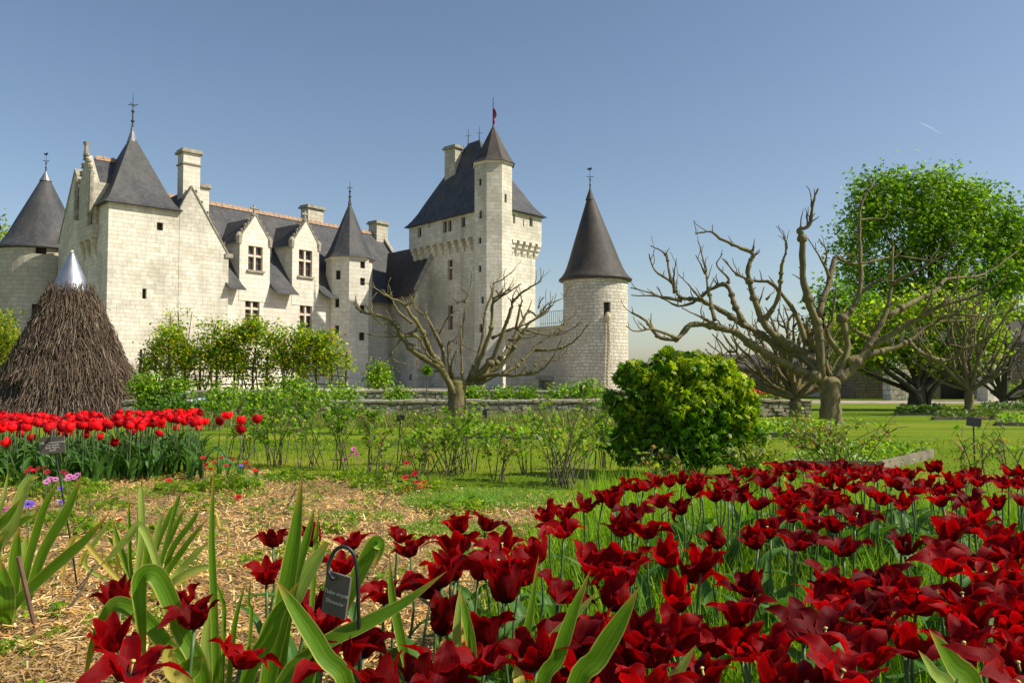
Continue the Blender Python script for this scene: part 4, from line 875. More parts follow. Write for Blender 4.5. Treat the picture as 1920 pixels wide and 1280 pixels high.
leafy_tree('shrub_tree', 'yellow-tinged young tree behind the brushwood hut at the shaded tower foot', -10, 720, 33, [(5, 620, 32, 35), (0, 670, 45, 40), (30, 650, 22, 30), (-40, 640, 40, 50)], 4200, .16, [(.28, .38, .03), (.42, .36, .05), (.18, .29, .02)], .12)
leafy_tree('distant_tree', 'bright green treetop peeking out beyond the far left tower', -12, 700, 75, [(-8, 440, 28, 24), (-30, 470, 40, 40), (-25, 540, 50, 70)], 2600, .5, YG, .4)
# ------------------------------------------------------------------ bare pollards from traced limbs
def pollard(name, label, trunk, limbs, Y, r0, group, seed, bark='bark', twigs=12, sc=1.0, dyr=1.3):
    rnd = random.Random(seed); base = at(trunk[0][0], trunk[0][1], Y); base.z = min(base.z, 0.0)
    t = thing(name, label, 'tree', (base.x, base.y, 0), 0, group); known = []; ntr = len(trunk)
    tp = [at(x, y, Y) for x, y in trunk]; tp[0].z = -0.05; path = catmull(tp, 4); mb = MB(); k = len(path)
    rad = [r0 * (1.22 - .3 * min(1, i / k * 3)) * (1 + .06 * rnd.uniform(-1, 1)) for i in range(k)]; rad = [q * (1 + .10 * max(0, (i / (k - 1) - .55) / .45)) for i, q in enumerate(rad)]; rad[-1] *= .45; rad[-2] *= .80
    mb.tube(path, rad, 14); mb.build('trunk', M[bark], t, smooth=True)
    for (x, y) in trunk: known.append((x, y, Y, r0 * .62))
    for pts, ra in limbs:
        x0, y0 = pts[0]; nb = min(known, key=lambda q: (q[0] - x0) ** 2 + (q[1] - y0) ** 2); ys = nb[2]
        L = sum(math.hypot(pts[i + 1][0] - pts[i][0], pts[i + 1][1] - pts[i][1]) for i in range(len(pts) - 1)); dy = rnd.uniform(-1, 1) * dyr * min(1, L / 250) * Y / 15.6
        if nb in known[:ntr] and math.hypot(x0 - trunk[-1][0], y0 - trunk[-1][1]) > 6: pts = [(trunk[-1][0] * .75 + x0 * .25, trunk[-1][1] + 15)] + pts
        w3 = []; acc = 0
        for i, (x, y) in enumerate(pts):
            if i: acc += math.hypot(x - pts[i - 1][0], y - pts[i - 1][1])
            yy = ys + dy * (acc / L); w3.append(at(x, y, yy))
        ra_ = min(ra * Y / F / 2, nb[3] * .95 + .01); ra_ *= 1.12; path = catmull(w3, 4); k = len(path); mb = MB()
        for q in path[2:-1]: q += Vector((rnd.uniform(-1, 1), rnd.uniform(-1, 1), rnd.uniform(-1, 1))) * .010 * Y / 15.6
        rad = [max(.011 * Y / 15.6, ra_ * (1 - .84 * (i / (k - 1)) ** .72) * (1 + .17 * rnd.uniform(-1, 1))) for i in range(k)]
        mb.tube(path, rad, 8)
        for i, (x, y) in enumerate(pts): known.append((x, y, w3[i].y, rad[min(k - 1, i * 4)]))
        for i in range(1, len(pts)):                        # knuckles where shoots were cut
            for rep in range(rnd.choice((0, 1, 1, 2))):
                q = path[min(k - 1, i * 4 - rnd.randint(0, 3))]; rr = rad[min(k - 1, i * 4 - 1)] * rnd.uniform(1.2, 1.75); mb.lathe(q, [(0, -rr), (rr * .85, -rr * .5), (rr, 0), (rr * .8, rr * .6), (0, rr)], 7)
        for s in range(max(1, int(twigs * L / 300))):
            i = rnd.randint(k // 3, k - 1); p = path[i]; d = (path[min(k - 1, i + 1)] - path[max(0, i - 1)]).normalized(); up = Vector((rnd.uniform(-.7, .7), rnd.uniform(-.7, .7), rnd.uniform(.3, 1.0))); v = (d * .6 + up).normalized(); l = rnd.uniform(.12, .42) * sc; q = [p]
            for j in range(4): v = (v + Vector((rnd.uniform(-.5, .5), rnd.uniform(-.5, .5), rnd.uniform(-.25, .5)))).normalized(); q.append(q[-1] + v * l / 4)
            mb.tube(q, np.linspace(min(rad[i] * .6, .02 * sc), .006 * sc, 5), 5)
        mb.build('limb', M[bark], t, smooth=True)
    return t
def tr_(L, sx, ox, oy): return [([(ox + sx * x, oy + sx * y) for x, y in p], r) for p, r in L]
T1 = tr_([
 ([(690, 1000), (600, 830), (480, 750), (390, 680), (330, 600), (290, 530), (240, 490), (150, 460), (60, 440), (10, 385)], 20), ([(290, 530), (180, 510), (90, 400)], 6),
 ([(600, 810), (520, 700), (455, 545), (390, 460), (340, 390), (240, 340), (130, 270)], 14), ([(455, 550), (370, 590), (250, 612), (100, 590)], 8), ([(340, 600), (440, 610), (500, 720), (590, 790)], 9), ([(400, 520), (300, 430), (265, 360), (210, 330)], 7), ([(350, 400), (400, 380), (420, 330)], 5),
 ([(680, 960), (620, 830), (600, 690), (550, 590), (500, 480), (430, 430), (415, 370), (435, 330)], 13), ([(600, 680), (545, 560), (480, 470)], 9), ([(580, 590), (640, 480), (700, 430)], 5), ([(330, 620), (265, 720), (290, 770), (360, 790)], 5),
 ([(690, 960), (650, 840), (640, 700), (650, 640), (720, 660), (830, 710)], 8), ([(700, 950), (660, 800), (700, 700), (690, 790)], 8),
 ([(730, 960), (735, 820), (730, 700), (745, 500), (748, 380), (700, 385)], 12), ([(748, 380), (770, 330), (730, 280)], 5), ([(768, 330), (795, 265)], 4), ([(728, 720), (722, 500)], 9),
 ([(760, 930), (830, 760), (870, 620), (890, 450), (930, 330), (950, 250), (1000, 230), (1080, 165)], 17), ([(780, 900), (870, 720), (930, 550), (940, 370), (1000, 330), (1055, 275)], 14), ([(940, 380), (1060, 300), (1130, 255)], 6), ([(960, 300), (985, 330), (1010, 315)], 5),
 ([(790, 890), (920, 780), (1000, 600), (1060, 430), (1080, 370), (1170, 290), (1265, 235)], 14), ([(790, 890), (960, 780), (1060, 650), (1130, 520), (1180, 440), (1240, 470), (1300, 400), (1410, 350)], 13), ([(930, 620), (1050, 560), (1130, 540), (1260, 460), (1290, 400)], 7), ([(1090, 560), (1125, 400), (1140, 365)], 8),
 ([(800, 900), (990, 800), (1100, 640), (1180, 520), (1290, 450), (1350, 380)], 12), ([(1100, 560), (1180, 590), (1300, 560), (1410, 540)], 5), ([(1150, 560), (1300, 600), (1420, 580), (1530, 515)], 6), ([(1240, 420), (1255, 380), (1280, 345)], 4), ([(1040, 630), (1140, 620), (1240, 600)], 5),
 ([(780, 920), (950, 870), (1100, 800), (1250, 650), (1380, 560), (1410, 520), (1475, 462)], 11), ([(810, 880), (960, 860), (1060, 865), (1190, 855), (1260, 830), (1340, 740), (1410, 600)], 11), ([(1190, 855), (1260, 760), (1350, 765), (1455, 685)], 6), ([(1220, 700), (1400, 685), (1500, 620), (1570, 535)], 7), ([(1170, 850), (1150, 790)], 4),
 ([(770, 920), (870, 915), (960, 870), (1060, 800)], 9), ([(600, 840), (450, 830), (440, 760)], 4)], .28125, 660, 460); T1 = [(p_, r_ * .80) for p_, r_ in T1]
pollard('pollard_tree', 'pruned bare pollard with fan of upright limbs standing before the keep', [(858, 775), (857, 745), (857, 724), (858, 706)], T1, 16.0, .20, 'bare pollards in the garden', 4)
T2 = tr_([
 ([(985, 1050), (900, 1010), (780, 960), (640, 880), (560, 820), (460, 790), (340, 780), (270, 850), (180, 830), (130, 760), (60, 722)], 22), ([(340, 780), (280, 840), (160, 800), (80, 812), (35, 785)], 8),
 ([(950, 1010), (860, 925), (760, 890), (680, 830), (590, 780), (480, 710), (390, 665), (290, 650), (250, 580), (170, 520), (145, 445)], 21), ([(300, 665), (180, 645), (60, 640)], 8), ([(262, 630), (262, 540), (270, 480)], 6), ([(250, 580), (220, 450), (150, 405)], 7), ([(390, 660), (330, 590), (280, 540)], 6), ([(455, 760), (430, 640), (410, 500), (375, 380)], 8), ([(410, 540), (365, 450)], 5),
 ([(590, 770), (555, 700), (510, 590), (430, 615), (370, 665), (280, 690), (180, 640), (60, 605)], 13), ([(510, 590), (520, 560), (465, 500), (490, 445)], 8), ([(460, 780), (380, 740), (300, 700)], 7),
 ([(890, 920), (780, 860), (700, 790), (660, 710), (625, 600), (612, 510), (637, 445), (560, 410), (480, 370), (432, 338), (365, 350)], 19), ([(890, 880), (840, 730), (730, 590), (640, 570), (560, 540), (490, 465)], 12), ([(690, 760), (755, 655), (772, 500), (795, 430), (788, 360)], 11), ([(660, 690), (690, 600)], 5), ([(700, 660), (740, 620)], 5),
 ([(960, 1030), (945, 800), (905, 690), (872, 540), (872, 370), (850, 332), (905, 305), (918, 210), (946, 135)], 22), ([(945, 740), (990, 600), (1020, 480), (1035, 462), (1100, 490), (1200, 480), (1280, 460)], 14), ([(1000, 560), (960, 470), (900, 378)], 7), ([(978, 490), (985, 430), (950, 375)], 5), ([(930, 900), (905, 840), (888, 760)], 17),
 ([(1040, 1020), (1085, 880), (1062, 750), (1112, 700), (1145, 600), (1145, 450), (1140, 300), (1155, 200), (1212, 98)], 17), ([(1140, 285), (1200, 278), (1262, 278)], 5),
 ([(1030, 1050), (1130, 960), (1200, 850), (1265, 720), (1290, 600), (1300, 410)], 22), ([(1298, 470), (1340, 430)], 8),
 ([(1080, 960), (1180, 920), (1300, 890), (1400, 840), (1480, 775), (1640, 758)], 17), ([(1270, 740), (1400, 670), (1500, 620), (1555, 565), (1700, 550), (1800, 500), (1890, 430)], 14), ([(1370, 860), (1440, 920), (1560, 950), (1640, 895), (1720, 870), (1800, 790), (1850, 720), (1920, 690)], 11), ([(1190, 890), (1330, 800), (1440, 740), (1530, 690), (1700, 640), (1830, 560)], 13),
 ([(1050, 920), (985, 820), (1010, 760), (1030, 600)], 13), ([(1290, 590), (1400, 530), (1540, 450), (1600, 380)], 9), ([(1000, 1020), (965, 940), (925, 870)], 12), ([(1200, 850), (1110, 800), (1065, 745)], 11), ([(1510, 755), (1600, 730), (1760, 740), (1900, 700)], 8), ([(1150, 625), (1230, 570), (1310, 575)], 8), ([(1530, 690), (1600, 600), (1605, 500)], 7), ([(1330, 455), (1440, 470), (1500, 480)], 6), ([(1430, 750), (1480, 640), (1480, 590)], 7), ([(1600, 735), (1640, 640), (1700, 590)], 6)], .39583, 1160, 300)
T2 = [(p_, r_ * .97) for p_, r_ in T2]; T2[0] = (T2[0][0], 21)
pollard('pollard_tree', 'largest bare pollard with thick trunk and wide crooked limbs on the lawn', [(1558, 793), (1557, 760), (1557, 725), (1556, 706)], T2, 15.6, .205, 'bare pollards in the garden', 9, dyr=1.7)
def auto_pollard(label, px, py, Y, r, crown_px, seed, nl, cr=None, bark='bark'):
    rnd = random.Random(seed); x0, x1, yt, yf = crown_px; limbs = []
    for i in range(nl):
        f = (i + .5) / nl; ex = x0 + (x1 - x0) * f + rnd.uniform(-8, 8); el = abs(f - .5) * 2; ey = yt + (yf - yt) * .62 * el ** 2.2 + rnd.uniform(-5, 22); q = [(px + rnd.uniform(-3, 3), yf + 4)]
        for s in (.3, .55, .78): q.append((px + (ex - px) * s ** (.75 if el > .5 else 1.1) + rnd.uniform(-7, 7), yf + (ey - yf) * s ** (1.25 if el > .5 else .9) + rnd.uniform(-6, 6)))
        q.append((ex, ey)); limbs.append((q, r * F / Y * .85)); 
        for k in range(2):
            j = rnd.randint(1, 3); a = q[j]; limbs.append(([a, (a[0] + rnd.uniform(-16, 16), a[1] - rnd.uniform(4, 18)), (a[0] + rnd.uniform(-30, 30), a[1] - rnd.uniform(15, 42))], r * F / Y * .4))
    pollard('pollard_tree', label, [(px, py), (px + 1, (py + yf) / 2), (px, yf)], limbs, Y, r, 'bare pollards in the garden', seed, bark, 4, .8, 1.0)
auto_pollard('medium bare pollard half hidden behind the limbs of the largest one', 1491, 797, 16.6, .135, (1300, 1620, 575, 742), 21, 20)
auto_pollard('thin trunked bare pollard carrying a black plate, partly behind the largest one', 1458, 791, 18.5, .085, (1290, 1550, 590, 730), 22, 15)
auto_pollard('young bare pollard with pale smooth trunk in a planted square on the lawn', 1816, 779, 19.0, .11, (1690, 1940, 540, 728), 23, 22)
auto_pollard('smallest far bare pollard with low forked dark trunk by the gravel road', 1881, 764, 24.0, .13, (1790, 2010, 590, 745), 24, 15, bark='bark_dark')
# ------------------------------------------------------------------ background buildings on the right
def simple_building(name, label, A, B, dep, h, roofh, mat, holes_u=(), roofmat='slate_warm', cat='building'):
    t = thing(name, label, cat, V3(A, 0)); d = B - A; L = d.length; d = d / L; nn = Vector((d.y, -d.x)); fn = linefn(A, d, nn); mb = MB(); walls(mb, L, 0, h, list(holes_u), fn, .3)
    for u in (0, L): mb.flat([fn(u, 0, 0), fn(u, h, 0), fn(u, h + roofh, dep / 2), fn(u, h, dep), fn(u, 0, dep)])
    mb.flat([fn(0, 0, dep), fn(0, h, dep), fn(L, h, dep), fn(L, 0, dep)]); mb.build('wall', mat, t)
    for hh in holes_u: window(t, fn, hh, .3, 'slit')
    r = MB(); e = .25; q = roofh / (dep / 2) * e
    r.flat([fn(-e, h - q, -e), fn(L + e, h - q, -e), fn(L + e, h + roofh + .03, dep / 2), fn(-e, h + roofh + .03, dep / 2)]); r.flat([fn(L + e, h - q, dep + e), fn(-e, h - q, dep + e), fn(-e, h + roofh + .03, dep / 2), fn(L + e, h + roofh + .03, dep / 2)])
    for s in (-q, ):
        r.flat([fn(L + e, h - q, -e), fn(-e, h - q, -e), fn(-e, h - q - .1, -e), fn(L + e, h - q - .1, -e)])
    r.build('roof', M[roofmat], t); return t
M['shade_dark_stone'] = stone_mat('shaded_barn_stone', (0.25, 0.19, 0.12), (0.17, 0.13, 0.085), (0.11, 0.085, 0.055), bw=.26, rh=.12, stain=.6)  # shade of the trees on the barn is put into this stone colour
simple_building('barn', 'long low shaded stone barn with tiled roof beyond the gravel road', Vector((13.5, 31.0)), Vector((34.0, 29.5)), 6, 2.3, .9, M['shade_dark_stone'], [(3.2, 4.2, 0, 1.9), (10, 11, .7, 1.7)])
simple_building('outbuilding', 'pale low outbuilding with dark door behind the thin pollard', Vector((10.3, 36)), Vector((14.4, 36.6)), 5, 1.35, .55, M['shade_dark_stone'], [(1.6, 2.2, 0, 1.1)])
simple_building('shed', 'small grey shed with flat roof between two pollard trunks', Vector((13.0, 33.0)), Vector((15.6, 33.2)), 3, .75, .12, M['stone_old'])
pw = thing('gate_pillar', 'sunlit whitish masonry pillar beside the smallest bare pollard', 'pillar', V3(gp(1862, 28.6), 0)); mb = MB(); mb.cbox(V3(gp(1856, 28.4), 0), .62, .5, 1.55, .2); mb.build('shaft', M['stone'], pw); mb = MB(); mb.cbox(V3(gp(1856, 28.4), 1.55), .74, .62, .1, .2); mb.build('cap', M['trim_pale'], pw)
iv = thing('ivy_buttress', 'sunlit stone buttress overgrown with dry yellowish creeper against the barn', 'buttress', V3(gp(1690, 29.6), 0)); mb = MB(); q = V3(gp(1690, 29.6), 0); mb.cbox(q, 1.15, .5, 1.75, .1); mb.build('masonry', M['rubble'], iv)
crown('creeper', [((q.x, q.y - .2, .8), (.7, .25, .95))], 900, .07, [(.42, .36, .14), (.30, .30, .10), (.2, .24, .06)], iv, None, .7)
# hedges and flowers far away
def shrub(name, label, bl, Y, n, size, cols, cat='shrub', group=None, tmpl=None, shell=.4, stems=6, clump=8, mat=None, depth=.7):
    B = pxblobs(bl, Y, depth); c = B[0][0]; t = thing(name, label, cat, (c[0], c[1], 0), 0, group); mb = MB()
    for s in range(stems):
        b = random.choice(B); q = Vector(b[0]) + Vector((random.uniform(-.6, .6) * b[1][0], random.uniform(-.5, .5) * b[1][1], random.uniform(-.3, .6) * b[1][2])); r0 = Vector((b[0][0] + random.uniform(-.4, .4) * b[1][0], b[0][1] + random.uniform(-.2, .2), 0)); mb.tube(catmull([r0, r0.lerp(q, .5) + Vector((random.uniform(-.05, .05), 0, 0)), q]), np.linspace(.014 * Y / 12, .005 * Y / 12, 9), 5)
    if stems: mb.build('stems', M['stemwood'], t)
    crown('foliage', B, n, size, cols, t, tmpl, shell, .03, mat, clump=clump); return t
FG = [(.15, .31, .008), (.23, .40, .012), (.09, .20, .006), (.34, .44, .03)]
shrub('round_shrub', 'rounded bright green shrub at the foot of the link building', [(709, 708, 24, 24)], 33, 1500, .13, FG)
shrub('hedge', 'low bright hedge at the end of the road behind the smallest pollard', [(1890, 740, 30, 16), (1930, 738, 25, 18)], 29, 1200, .12, FG, 'hedge')
for i, (px, py, rx, ry, lab) in enumerate(((545, 722, 34, 13, 'first lettuce green bush along the terrace, below the wisteria arbour end'), (640, 738, 40, 14, 'spreading green bush on the terrace beside the stair tower foot'), (745, 742, 26, 12, 'small green bush on the terrace right of the rounded shrub'), (940, 745, 26, 14, 'leafy bush on the terrace under the keep wall'), (985, 742, 22, 12, 'low terrace bush left of the curtain wall doorway'), (1060, 738, 38, 15, 'wide terrace bush in front of the round tower foot'), (885, 738, 22, 13, 'pale green terrace bush just right of the first pollard trunk'), (1105, 735, 30, 22, 'taller terrace bush between round tower and peony bush'))):
    shrub('terrace_shrub', lab, [(px, py, rx, ry)], 20.5, 650, .085, FG, 'shrub', 'terrace shrubs', stems=4)
for i, (px, py, rx, ry, lab) in enumerate(((285, 748, 26, 16, 'green bush right beside the brushwood hut base'), (425, 742, 40, 18, 'broad green bush below the arbour, right of the slanted panels'), (500, 745, 38, 18, 'broad green bush below the middle of the arbour'), (575, 742, 36, 16, 'green bush below the right half of the arbour'), (330, 725, 26, 12, 'bush behind the upper slanted panel'), (270, 722, 22, 16, 'yellow-green bush left of the arbour end'))):
    shrub('border_shrub', lab, [(px, py, rx, ry), (px - rx * .5, py + 6, rx * .6, ry * .8), (px + rx * .55, py + 4, rx * .5, ry * .7)], 16.6, 900, .075, FG, 'shrub', 'shrubs in front of the arbour', stems=6)
fb = thing('flower_strip', 'far strip of orange-red flowers behind the thin pollard', 'flower bed', V3(gp(1430, 24), 0)); n = 500; q = np.stack([rng.uniform(9.6 - 1.9, 9.9, n) - .9, rng.uniform(24.6, 25.2, n), rng.uniform(.36, .52, n)], 1)
cloud('flowers', Tl, Tlf, q, rand_rot(n), np.full(n, .09), mixcol(n, [(.75, .10, .03), (.65, .05, .03), (.8, .2, .05)]), M['flower'], fb)['kind'] = 'stuff'; n = 900; q = np.stack([rng.uniform(7.0, 9.0, n), rng.uniform(24.5, 25.2, n), rng.uniform(.0, .36, n)], 1); cloud('foliage', Tl, Tlf, q, rand_rot(n), np.full(n, .09), mixcol(n, FG), M['leaf'], fb)
# ------------------------------------------------------------------ wisteria arbour
Ya = 31.0; ab = thing('wisteria_arbour', 'rustic wooden arbour of posts and rails covered with yellow-green climbers', 'arbour', V3(gp(470, Ya), 0))
for px in (262, 290, 315, 348, 375, 405, 440, 475, 498, 530, 560, 592, 622, 650):
    b = V3(gp(px, Ya + random.uniform(-.3, .6)), 0); mb = MB(); h = zat(b, random.uniform(648, 664)); mb.tube([b, b + Vector((random.uniform(-.05, .05), 0, h / 2)), b + Vector((random.uniform(-.1, .1), 0, h))], [.055, .048, .042], 6); mb.build('post', M['bark_dark'], ab)
for y in (664, 690, 706, 719):
    mb = MB(); q = [at(px, y + random.uniform(-3, 3), Ya - .1) for px in range(258, 660, 33)]; mb.tube(q, .024, 5); mb.build('rail', M['bark_dark'], ab)
mb = MB()
for i in range(26):
    px = random.uniform(265, 650); b = V3(gp(px, Ya + random.uniform(-.4, .5)), 0); q = at(px + random.uniform(-25, 25), random.uniform(640, 670), Ya + random.uniform(-.5, .5)); mb.tube(catmull([b, b.lerp(q, .5) + Vector((random.uniform(-.2, .2), 0, 0)), q]), np.linspace(.035, .015, 9), 5)
mb.build('vine_stems', M['stemwood'], ab)
AC = [(.28, .44, .010), (.44, .46, .02), (.17, .34, .008), (.55, .42, .04), (.11, .26, .008)]
bl = [(320, 628, 24, 24), (300, 650, 26, 16), (350, 655, 34, 16), (420, 645, 36, 26), (465, 632, 40, 28), (520, 645, 38, 28), (570, 645, 36, 26), (605, 640, 34, 24), (640, 668, 16, 16), (395, 665, 34, 16), (445, 668, 34, 18), (540, 672, 40, 18), (600, 672, 30, 18), (283, 678, 24, 14), (330, 668, 30, 12), (350, 684, 30, 12), (405, 684, 34, 14), (455, 688, 30, 12), (500, 684, 26, 14), (560, 688, 32, 12), (610, 690, 26, 12), (650, 682, 12, 16), (270, 694, 16, 16), (478, 610, 26, 14), (428, 622, 20, 14), (560, 622, 18, 12)]
bl2 = [(random.uniform(262, 655), random.uniform(655, 722), random.uniform(7, 18), random.uniform(6, 14)) for _ in range(60)] + [(random.uniform(300, 640), random.uniform(606, 640), random.uniform(6, 15), random.uniform(4, 11)) for _ in range(26)]
crown('trailing_foliage', pxblobs(bl2, Ya, .8), 6500, .12, AC, ab, None, .0, .5, clump=8, mat=M['leaf_thin'])
crown('climber_foliage', pxblobs(bl, Ya, .5), 13000, .14, AC, ab, None, .0, .8, clump=9, mat=M['leaf_thin'])
shrub('climber', 'thin climber creeping up the pavilion wall above the arbour end', [(318, 600, 10, 26), (345, 585, 22, 5), (300, 640, 14, 30)], 43.5, 500, .13, AC, 'climber', stems=5)
# ================================================================== tulips
def petal_grid(mb, L, W, prof, az, twist=0.0, ruf=0.0, tipw=.5, seed=0, cup=.5, nl=8, nw=5, r0=.006):
    """prof: list of (out, up) along the petal in fractions of L; az: compass of the petal"""
    rnd = random.Random(seed); pr = catmull([Vector((a, 0, b)) for a, b in prof], 3); k = len(pr); ph = rnd.uniform(0, 6.28); b0 = len(mb.v); rows = nl + 1
    ca, sa = math.cos(az), math.sin(az)
    for i in range(rows):
        s = i / nl; q = pr[min(k - 1, int(round(s * (k - 1))))]; nx = pr[min(k - 1, int(round(s * (k - 1))) + 1)] - pr[max(0, int(round(s * (k - 1))) - 1)]; nx.normalize(); nrm = Vector((-nx.z, 0, nx.x))
        wv = W * (math.sin(math.pi * min(1, (s * .93 + .07)) ** tipw) ** .8 if s < 1 else 0.0) * (1 if s < .97 else .12)
        for j in range(nw):
            t = j / (nw - 1) * 2 - 1; off = nrm * (cup * wv * .55 * (t * t) * (1 - .6 * s)); rr = ruf * wv * math.sin(t * 3 + s * 9 + ph) * abs(t)
            x = r0 + q.x * L + off.x + nrm.x * rr; y = t * wv * .5 * math.cos(twist * s); z = q.z * L + off.z + nrm.z * rr + t * wv * .5 * math.sin(twist * s)
            mb.v.append((x * ca - y * sa, x * sa + y * ca, z))
    for i in range(nl):
        for j in range(nw - 1):
            a = b0 + i * nw + j; mb.f.append((a, a + 1, a + nw + 1, a + nw)); mb.m.append(0)
            mb.uv.append([(j / (nw - 1), i / nl), ((j + 1) / (nw - 1), i / nl), ((j + 1) / (nw - 1), (i + 1) / nl), (j / (nw - 1), (i + 1) / nl)])
def mesh_only(mb, name, mat, smooth=True):
    o = mb.build(name, mat, None, smooth=smooth); me = o.data; bpy.data.objects.remove(o); return me
def lily_flower(openness, seed, L=.079, W=.042):
    rnd = random.Random(seed); mb = MB()
    for k in range(6):
        inner = k % 2; o = min(1.15, max(0, openness + rnd.uniform(-.28, .28) - (.12 if inner else 0))); az = k * math.pi / 3 + rnd.uniform(-.15, .15)
        curl = rnd.uniform(-.18, .28)
        P = [(0, 0), (.17 + .04 * o, .10), (.26 + .16 * o, .34), (.28 + .34 * o, .60 - .12 * o), (.32 + .56 * o + .05 * curl, .82 - .36 * o - .10 * curl), (.38 + .80 * o + .10 * curl, .98 - .62 * o - .30 * curl)]
        petal_grid(mb, L * rnd.uniform(.9, 1.1), W * rnd.uniform(.85, 1.2), P, az, rnd.uniform(-1.0, 1.0), rnd.uniform(.08, .32), rnd.uniform(.72, .88), seed * 10 + k, .55)
    return mesh_only(mb, 'tulip_flower', M['petal_dark'])
def cup_flower(seed, L=.085, W=.062):
    rnd = random.Random(seed); mb = MB()
    for k in range(10):
        o = rnd.uniform(.0, .30) if k < 6 else rnd.uniform(-.1, .1); az = k * math.pi / 3 + rnd.uniform(-.2, .2) + (.5 if k >= 6 else 0)
        P = [(0, 0), (.26, .08), (.46 + .1 * o, .32), (.50 + .22 * o, .62), (.42 + .4 * o, .90), (.34 + .55 * o, 1.0)]
        petal_grid(mb, L * rnd.uniform(.85, 1.05), W * rnd.uniform(.85, 1.15), P, az, rnd.uniform(-.2, .2), .08, rnd.uniform(.85, 1.05), seed * 10 + k, .7, r0=.003)
    return mesh_only(mb, 'tulip_flower', M['petal_red'])
LILY = [lily_flower(o, 100 + i) for i, o in enumerate((.15, .4, .52, .62, .72, .82, .92, 1.0, 1.1, .48, .66, .88, .78, .58))]
OPEN = [o > .6 for o in (.15, .4, .52, .62, .72, .82, .92, 1.0, 1.1, .48, .66, .88, .78, .58)]
CUPS = [cup_flower(300 + i) for i in range(6)]
mb = MB(); mb.tube([(0, 0, 0), (0, 0, .02), (0, 0, .034)], [.0028, .0024, .0024], 6); mb.lathe((0, 0, .034), [(0, 0), (.0046, .0015), (.005, .004), (0, .006)], 6); PIST = mesh_only(mb, 'pistil', M['pistil'])
def stem_mesh(seed):
    rnd = random.Random(seed); mb = MB(); mb.tube(catmull([(0, 0, 0), (rnd.uniform(-.02, .02), rnd.uniform(-.02, .02), .35), (rnd.uniform(-.02, .02), rnd.uniform(-.02, .02), .7), (0, 0, 1)], 3), [.0046] * 6 + [.0038] * 4, 6); return mesh_only(mb, 'tulip_stem', M['tstem'])
STEMS = [stem_mesh(i) for i in range(5)]
def strap(mb, pts, W, nrm=None, fold=.25, tip=.35, base=.55, tw=0.0, m=0):
    """ribbon leaf along a 3-D path; the widest part a third of the way up"""
    path = catmull(pts, 5); k = len(path); b0 = len(mb.v); Ltot = sum((path[i + 1] - path[i]).length for i in range(k - 1)); acc = 0; side = None
    for i, p in enumerate(path):
        s = i / (k - 1); t = (path[min(k - 1, i + 1)] - path[max(0, i - 1)]).normalized()
        n0 = Vector(nrm) if nrm is not None else Vector((0, 0, 1)); sd_ = t.cross(n0)
        if sd_.length < .15: sd_ = side if side is not None else Vector((1, 0, 0))
        sd_ = (sd_ - t * sd_.dot(t)).normalized()
        if side is not None and sd_.dot(side) < 0: sd_ = -sd_
        side = sd_; nn = sd_.cross(t); a = tw * s; sdr = sd_ * math.cos(a) + nn * math.sin(a); nr = nn * math.cos(a) - sd_ * math.sin(a)
        wv = W * min(base + (1 - base) * min(1, s / .35), 1) * (1 if s < 1 - tip else max(.02, (1 - ((s - 1 + tip) / tip) ** 1.7)))
        for j, x in enumerate((-1, -.5, 0, .5, 1)): mb.v.append(tuple(p + sdr * (x * wv * .5) + nr * (fold * wv * .5 * (abs(x) ** 1.3))))
        if i:
            for j in range(4):
                a_ = b0 + (i - 1) * 5 + j; mb.f.append((a_, a_ + 1, a_ + 6, a_ + 5)); mb.m.append(m); v0 = (i - 1) / (k - 1); v1 = s
                mb.uv.append([(j / 4, v0), ((j + 1) / 4, v0), ((j + 1) / 4, v1), (j / 4, v1)])
